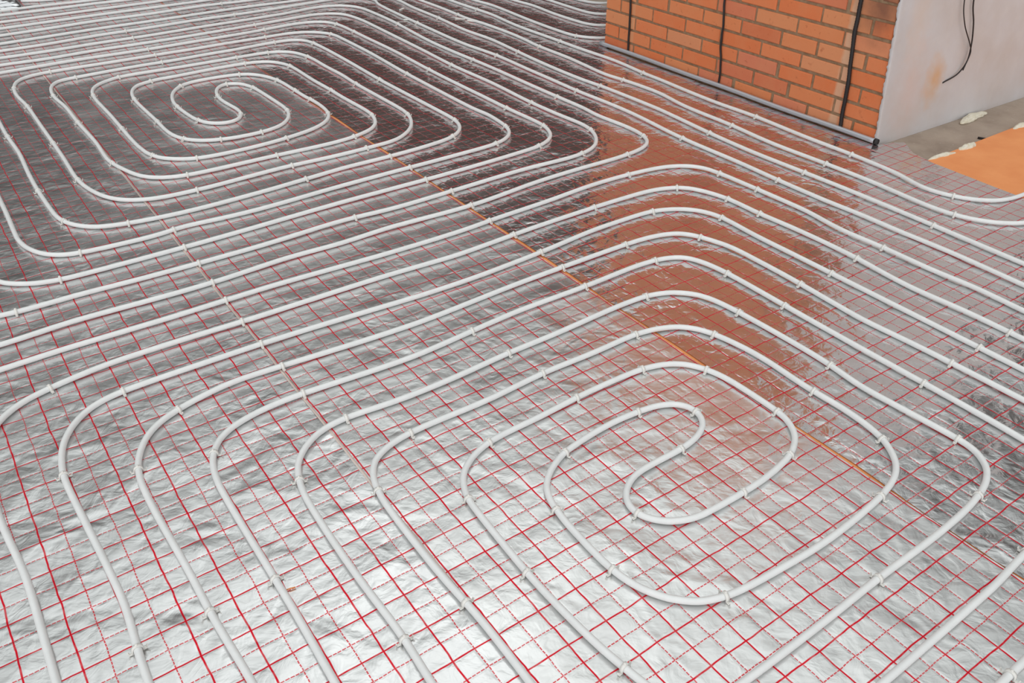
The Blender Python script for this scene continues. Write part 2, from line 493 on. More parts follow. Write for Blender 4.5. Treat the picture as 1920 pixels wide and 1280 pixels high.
# ------------------------------------------------------------------ foil sheets
def vnoise(x, y, seed):
    rs = np.random.RandomState(seed); T = rs.rand(64, 64)
    xi = np.floor(x).astype(int); yi = np.floor(y).astype(int); fx = x - xi; fy = y - yi
    fx = fx * fx * (3 - 2 * fx); fy = fy * fy * (3 - 2 * fy)
    g_ = lambda a, b_: T[a % 64, b_ % 64]
    return (g_(xi, yi) * (1 - fx) + g_(xi + 1, yi) * fx) * (1 - fy) + (g_(xi, yi + 1) * (1 - fx) + g_(xi + 1, yi + 1) * fx) * fy - .5
def foil_sheet(u0, u1, v0, v1, mat, du, seed, edge=None, step=.5, uoff=0.0):
    nu = int(round((u1 - u0) / step)); nv = int(round((v1 - v0) / step))
    us = np.linspace(0, 1, nu + 1); vs = np.linspace(v0, v1, nv + 1)
    UU, VV = np.meshgrid(us, vs)
    left = u0 + (.22 if seed == 37 else .05) * vnoise(vs * .22, vs * 0, seed + 5)
    if seed == 37: left = 10.12 + np.interp(vs, [-150, -68, -60, -26, -19, -8, 0, 4, 7, 9, 24], [.08, .08, .21, .22, .12, .20, .24, .10, .08, .2, .2]) + .12 * vnoise(vs * .22, vs * 0, seed + 5)
    if seed == 37: left = np.maximum(left, 10.18)
    right = np.full_like(vs, u1) + .06 * vnoise(vs * .3, vs * 0, seed + 6)
    if edge is not None: right = edge(vs)
    U_ = left[:, None] + (right - left)[:, None] * UU
    V_ = VV
    Z = .0022 * vnoise(U_ * .42, V_ * .5, seed) + .0014 * vnoise(U_ * 1.1, V_ * .9, seed + 1) + .0008 * vnoise(U_ * 2.3, V_ * 2.0, seed + 2)
    Z = np.minimum(Z, .0006) - .0006
    X, Y = Wn(U_, V_)
    P = np.stack([X, Y, Z], -1).reshape(-1, 3)
    me = bpy.data.meshes.new('foil_sheet')
    idx = np.arange((nu + 1) * (nv + 1)).reshape(nv + 1, nu + 1)
    q = np.stack([idx[:-1, :-1], idx[1:, :-1], idx[1:, 1:], idx[:-1, 1:]], -1).reshape(-1, 4)
    me.vertices.add(len(P)); me.vertices.foreach_set('co', P.astype(np.float32).ravel())
    me.loops.add(q.size); me.loops.foreach_set('vertex_index', q.astype(np.int32).ravel())
    me.polygons.add(len(q)); me.polygons.foreach_set('loop_start', (np.arange(len(q)) * 4).astype(np.int32)); me.polygons.foreach_set('loop_total', np.full(len(q), 4, np.int32))
    me.update(calc_edges=True); me.validate()
    l = me.uv_layers.new(name='UVMap')
    uvv = np.stack([U_ + uoff, V_], -1).reshape(-1, 2)
    l.data.foreach_set('uv', uvv[q.ravel()].astype(np.float32).ravel())
    me.polygons.foreach_set('use_smooth', np.ones(len(q), bool))
    me.materials.append(mat)
    o = bpy.data.objects.new('foil_sheet', me); COL.objects.link(o)
    return o
tag(foil_sheet(-44, -10.16, -150, 24, M_FOIL_LEFT, 0, 11, uoff=.17), 'silver foil sheet with red grid lying leftmost, left of the pale taped seam', 'foil sheet')
tag(foil_sheet(-10.10, 10.12, -150, 24, M_FOIL_MID, 0, 23), 'silver foil sheet with red grid lying between the pale taped seam and the orange seam', 'foil sheet')
EU = np.array([48.2, 47.9, 47.6, 47.5, 47.6, 48.0, 48.5, 50.2, 47.25, 47.0, 46.9, 60, 60])
EV = np.array([24, 0, -8, -12, -15, -20.5, -22.6, -24.7, -25.6, -30, -63.2, -64.2, -150])
def right_edge(vs):
    return np.interp(-vs, -EV, EU)
tag(foil_sheet(10.34, 48, -150, 24, M_FOIL_RIGHT, 0, 37, edge=right_edge), 'shiny foil sheet with red grid lying right of the orange seam, mirroring the brick wall', 'foil sheet')

# clear tape over the left seam, in one long strip; short orange-tinted pieces on the other seam
def tape(u, v0, v1, w, label, mat=M_TAPE, z=.0001, group=None):
    n = max(2, int(abs(v1 - v0) / 1.0)); V, F = [], []
    for i in range(n + 1):
        v = v0 + (v1 - v0) * i / n
        d = .07 * (noise.noise(Vector((v * .13, u, 0))))
        for e, zz in ((-w, -.0002), (-w * .8, z), (w * .8, z), (w, -.0002)):
            V.append(W(u + d + e, v, zz + .0003))
    for i in range(n):
        for k in range(3): a = i * 4 + k; F.append((a, a + 1, a + 5, a + 4)[::-1])
    o = mesh_obj('seam_tape', V, F, mat); return tag(o, label, 'tape', group)
tape(-10.17, 24, -150, .07, 'pale clear tape strip sealing the seam between the left and middle foil sheets')

# ------------------------------------------------------------------ pipes
PIPES = {'front': [(-25,9),(-25.08,2),(-25.11,-2.5),(-25.12,-9),(-25.09,-15.75),(-25.15,-17),(-25.4,-20.24),(-25.41,-23.49),(-25.36,-24.49),(-25.26,-25.48),(-25.12,-26.21),(-24.99,-26.69),(-24.71,-27.38),(-24.47,-27.81),(-24.02,-28.39),(-23.66,-28.72),(-23.26,-29.01),(-22.61,-29.35),(-21.42,-29.71),(-20.44,-29.92),(-19.21,-30.12),(-18.22,-30.22),(-17.22,-30.27),(-14.72,-30.25),(-9.22,-30.08),(-0.22,-29.98),(5.02,-29.68),(6.77,-29.71),(12.01,-29.97),(17.01,-30.05),(19.26,-30.04),(21.26,-29.98),(22.76,-29.9),(23.75,-29.77),(24.71,-29.52),(25.39,-29.23),(26.01,-28.85),(26.53,-28.34),(26.91,-27.71),(27.28,-26.79),(27.58,-25.58),(27.7,-24.59),(27.73,-21.85),(27.92,-18.85),(27.98,-16.61),(27.92,-13.36),(27.62,-10.12),(27.56,-8.88),(27.58,-7.88),(27.78,-4.63),(27.78,-1.63),(27.8,7.87),(27.92,12.86),(27.86,13.86),(27.69,14.84),(27.45,15.53),(27.06,16.13),(26.71,16.44),(26.3,16.67),(25.84,16.82),(25.35,16.93),(23.87,17.09),(21.62,17.15),(12.62,17),(10.87,17),(1.62,17),(0.37,17),(-2.63,17.03),(-10.13,17.21),(-13.63,17.21),(-15.38,17.12),(-16.61,16.95),(-17.09,16.83),(-17.54,16.65),(-18.14,16.26),(-18.3,16.09),(-18.57,15.7),(-18.77,15.26),(-18.91,14.79),(-19.07,13.81),(-19.17,12.32),(-19.17,9.57),(-19.01,2.57),(-18.98,-4.18),(-19.02,-5.93),(-19.2,-9.43),(-19.25,-12.43),(-19.4,-16.67),(-19.41,-18.17),(-19.35,-19.42),(-19.18,-20.4),(-18.84,-21.33),(-18.35,-22.18),(-18.04,-22.56),(-17.69,-22.9),(-17.08,-23.32),(-16.17,-23.72),(-14.98,-24.06),(-13.75,-24.3),(-12.76,-24.4),(-12.01,-24.4),(-4.78,-23.86),(-1.54,-23.72),(0.46,-23.75),(5.96,-23.98),(14.21,-24.04),(16.21,-24),(17.7,-23.9),(18.92,-23.67),(19.85,-23.33),(20.44,-22.93),(20.89,-22.37),(21.12,-21.94),(21.4,-21.25),(21.76,-20.06),(21.86,-19.57),(21.94,-18.83),(21.96,-16.83),(21.92,-14.08),(21.64,-8.34),(21.66,-7.34),(21.84,-4.6),(21.93,-2.35),(22.02,4.4),(21.97,6.9),(21.88,7.89),(21.72,8.61),(21.41,9.27),(20.96,9.84),(20.4,10.3),(19.74,10.62),(19.03,10.82),(17.79,11),(15.8,11.09),(9.8,11),(3.55,11.02),(-5.7,11.13),(-8.45,11.12),(-10.2,11.07),(-10.94,11),(-11.65,10.81),(-12.28,10.47),(-12.78,9.96),(-13.12,9.32),(-13.26,8.86),(-13.36,8.37),(-13.45,7.38),(-13.47,6.13),(-13.41,2.88),(-13.42,-0.87),(-13.3,-4.12),(-13.39,-7.86),(-13.37,-10.86),(-13.27,-13.36),(-13.19,-14.1),(-13.04,-14.84),(-12.81,-15.54),(-12.6,-15.98),(-12.32,-16.38),(-11.81,-16.91),(-11.21,-17.34),(-10.78,-17.56),(-10.07,-17.77),(-9.34,-17.85),(-8.59,-17.84),(-6.11,-17.61),(-4.11,-17.56),(-2.36,-17.59),(1.64,-17.8),(5.14,-17.82),(9.63,-17.98),(11.63,-17.95),(12.37,-17.87),(13.09,-17.7),(13.78,-17.42),(14.2,-17.17),(14.76,-16.69),(15.22,-16.12),(15.44,-15.69),(15.66,-14.99),(15.78,-14.26),(15.9,-13.02),(16.04,-9.27),(16.01,-6.52),(15.79,-4.28),(15.76,-3.54),(16.07,1.7),(16.05,2.43),(15.95,2.9),(15.76,3.33),(15.33,3.9),(14.95,4.2),(14.3,4.53),(13.59,4.75),(12.61,4.93),(11.62,5.05),(10.37,5.13),(8.63,5.18),(4.88,5.18),(0.88,5.28),(-3.62,5.29),(-4.37,5.25),(-5.1,5.14),(-5.56,5),(-5.97,4.77),(-6.3,4.46),(-6.43,4.27),(-6.61,3.85),(-7.01,1.69),(-7.15,0.45),(-7.26,-1.55),(-7.29,-3.55),(-7.06,-8.29),(-6.97,-9.02),(-6.84,-9.5),(-6.54,-10.17),(-6.27,-10.56),(-5.93,-10.91),(-5.32,-11.33),(-4.65,-11.63),(-3.94,-11.83),(-2.95,-11.94),(-0.46,-12),(2.29,-12.15),(5.04,-12.15),(6.29,-12.09),(7.03,-11.99),(7.75,-11.8),(8.42,-11.52),(9.01,-11.09),(9.33,-10.73),(9.58,-10.32),(9.79,-9.87),(9.95,-9.41),(10.06,-8.92),(10.15,-8.19),(10.2,-5.44),(10.17,-4.95),(10.1,-4.46),(9.95,-4),(9.73,-3.57),(9.44,-3.19),(9.08,-2.86),(8.46,-2.48),(8,-2.29),(7.53,-2.15),(6.3,-1.93),(5.06,-1.82),(3.31,-1.8),(1.57,-1.86),(1.08,-1.93),(0.61,-2.06),(-0.04,-2.38),(-0.41,-2.69),(-0.72,-3.05),(-0.94,-3.46),(-1.03,-3.89),(-1.02,-4.11),(-0.89,-4.54),(-0.63,-4.92),(-0.29,-5.24),(0.34,-5.58),(1.05,-5.74),(3.78,-5.78),(4.52,-5.86),(5.24,-6.03),(5.88,-6.35),(6.22,-6.66),(6.46,-7.04),(6.57,-7.47),(6.54,-7.9),(6.46,-8.11),(6.21,-8.47),(5.86,-8.76),(5.2,-9.05),(4.23,-9.24),(2.99,-9.35),(1.74,-9.35),(0.5,-9.25),(-0.97,-9.03),(-1.42,-8.91),(-1.86,-8.73),(-2.49,-8.39),(-2.88,-8.11),(-3.23,-7.79),(-3.52,-7.41),(-3.73,-6.98),(-3.88,-6.51),(-4.08,-5.28),(-4.16,-4.04),(-4.19,-2.79),(-4.17,-2.04),(-4.09,-1.3),(-3.91,-0.58),(-3.73,-0.12),(-3.37,0.52),(-3.07,0.91),(-2.54,1.41),(-2.13,1.68),(-1.68,1.88),(-0.97,2.09),(0.01,2.24),(2.25,2.41),(3.75,2.49),(5,2.5),(6.5,2.44),(8.24,2.3),(9.48,2.14),(10.45,1.92),(11.14,1.66),(11.56,1.41),(11.93,1.11),(12.4,0.55),(12.77,-0.08),(12.95,-0.54),(13.12,-1.26),(13.22,-2),(13.28,-3.24),(13.21,-5.49),(13.31,-8.23),(13.29,-9.23),(13.23,-9.98),(12.99,-11.46),(12.72,-12.42),(12.53,-12.87),(12.29,-13.29),(11.82,-13.84),(11.43,-14.14),(10.78,-14.47),(10.08,-14.71),(9.1,-14.9),(8.11,-14.96),(5.86,-14.93),(2.36,-15.02),(1.11,-14.98),(-2.13,-14.8),(-5.88,-14.86),(-7.13,-14.8),(-7.86,-14.67),(-8.56,-14.45),(-9.19,-14.09),(-9.53,-13.76),(-9.9,-13.15),(-10.13,-12.45),(-10.3,-11.47),(-10.37,-10.48),(-10.41,-6.23),(-10.27,-2.74),(-10.34,2.76),(-10.29,4.76),(-10.21,5.75),(-10.04,6.47),(-9.84,6.91),(-9.41,7.47),(-9.03,7.77),(-8.6,7.99),(-7.9,8.21),(-6.92,8.35),(-5.92,8.4),(0.33,8.4),(7.58,8.31),(8.83,8.27),(11.32,8.09),(14.56,8.1),(15.55,8),(16.52,7.76),(17.19,7.46),(17.77,7.03),(18.23,6.47),(18.54,5.82),(18.66,5.34),(18.73,4.85),(18.82,3.61),(18.88,1.11),(18.88,-8.64),(18.95,-16.14),(18.9,-17.39),(18.78,-18.38),(18.61,-19.1),(18.34,-19.78),(18.06,-20.16),(17.9,-20.33),(17.51,-20.6),(16.84,-20.89),(15.88,-21.11),(15.13,-21.19),(14.14,-21.23),(9.89,-21.14),(4.64,-21.22),(2.64,-21.13),(-1.84,-20.79),(-3.34,-20.73),(-5.34,-20.8),(-10.08,-21.15),(-11.57,-21.15),(-12.81,-21.02),(-13.78,-20.79),(-14.46,-20.52),(-15.07,-20.11),(-15.4,-19.76),(-15.68,-19.36),(-16,-18.7),(-16.19,-17.99),(-16.33,-17),(-16.38,-15.5),(-16.35,-7.75),(-16.42,-3.25),(-16.4,4),(-16.48,8.25),(-16.47,9.75),(-16.35,11.24),(-16.12,12.2),(-15.8,12.85),(-15.32,13.38),(-14.71,13.77),(-14.26,13.95),(-13.78,14.08),(-12.8,14.23),(-11.3,14.31),(-8.55,14.29),(-2.55,14.06),(-0.3,14),(1.45,14),(10.7,14),(12.2,14),(18.2,14.12),(20.44,14.04),(21.43,13.93),(22.41,13.74),(23.1,13.48),(23.7,13.08),(24.17,12.54),(24.51,11.89),(24.66,11.42),(24.76,10.93),(24.84,9.94),(24.72,6.45),(24.7,4.7),(24.75,-3.05),(24.75,-6.05),(24.73,-15.3),(24.73,-16.3),(24.72,-19.55),(24.85,-22.79),(24.72,-23.77),(24.48,-24.47),(24.11,-25.11),(23.8,-25.49),(23.45,-25.83),(22.63,-26.38),(21.73,-26.78),(21.01,-26.96),(20.02,-27.06),(16.78,-27.12),(15.78,-27.1),(14.53,-27.02),(11.05,-26.67),(9.05,-26.52),(6.31,-26.38),(3.81,-26.34),(0.31,-26.44),(-5.18,-26.83),(-9.42,-27.06),(-11.42,-27.11),(-16.92,-27.14),(-18.17,-27.08),(-19.14,-26.91),(-19.83,-26.65),(-20.24,-26.4),(-20.62,-26.09),(-20.97,-25.73),(-21.27,-25.35),(-21.76,-24.49),(-22.08,-23.55),(-22.31,-22.33),(-22.36,-21.58),(-22.36,-20.83),(-22.06,-14.34),(-22.01,-12.59),(-22.03,-11.59),(-22.21,-8.85),(-22.25,-6.85),(-22.25,-4.1),(-22.2,5.4),(-22.34,13.9),(-22.3,15.65),(-22.19,16.89),(-22.01,17.87),(-21.75,18.55),(-21.34,19.14),(-20.98,19.46),(-20.35,19.81),(-19.65,20.04),(-18.67,20.21),(-17.17,20.33),(-15.42,20.36),(-13.17,20.35),(-3.68,20.06),(0.07,20),(4.57,20.05),(13.82,20.23),(17.57,20.29),(21.07,20.32),(23.82,20.29),(26.32,20.17),(28.05,19.97),(28.78,19.81),(29.25,19.65),(29.68,19.44),(30.06,19.16),(30.51,18.6),(30.72,18.16),(30.87,17.7),(31.09,16.47),(31.17,14.98),(31.15,13.23),(31.01,8.73),(30.86,-0.77),(30.87,-2.77),(30.97,-6.02),(30.77,-9.26),(30.77,-13.01),(30.63,-16),(30.68,-17.25),(31,-19.98),(31.03,-21.73),(30.86,-27.47),(30.78,-28.72),(30.66,-29.71),(30.56,-30.19),(30.39,-30.65),(30.01,-31.26),(29.68,-31.61),(29.3,-31.92),(28.88,-32.18),(28.21,-32.5),(27.74,-32.66),(27.01,-32.85),(25.54,-33.08),(23.29,-33.29),(21.3,-33.35),(19.55,-33.31),(15.81,-33.04),(10.81,-32.84),(8.07,-32.65),(5.82,-32.61),(1.32,-32.71),(-6.92,-33.12),(-13.92,-33.14),(-19.67,-33.29),(-20.92,-33.28),(-25.4,-33.09),(-25.89,-33),(-26.35,-32.85),(-26.78,-32.63),(-27.18,-32.34),(-27.52,-32),(-27.81,-31.61),(-28.03,-31.18),(-28.19,-30.71),(-28.35,-29.99),(-28.45,-29.25),(-28.57,-27.25),(-28.59,-22.75),(-28.44,-13.75),(-28.4,-10.75),(-28.4,-9),(-28.4,-8),(-28.4,-7.75),(-28.4,-7.5),(-28.4,-7.25),(-28.4,-4),(-28.4,-3.75),(-28.4,-1),(-28.4,9)],
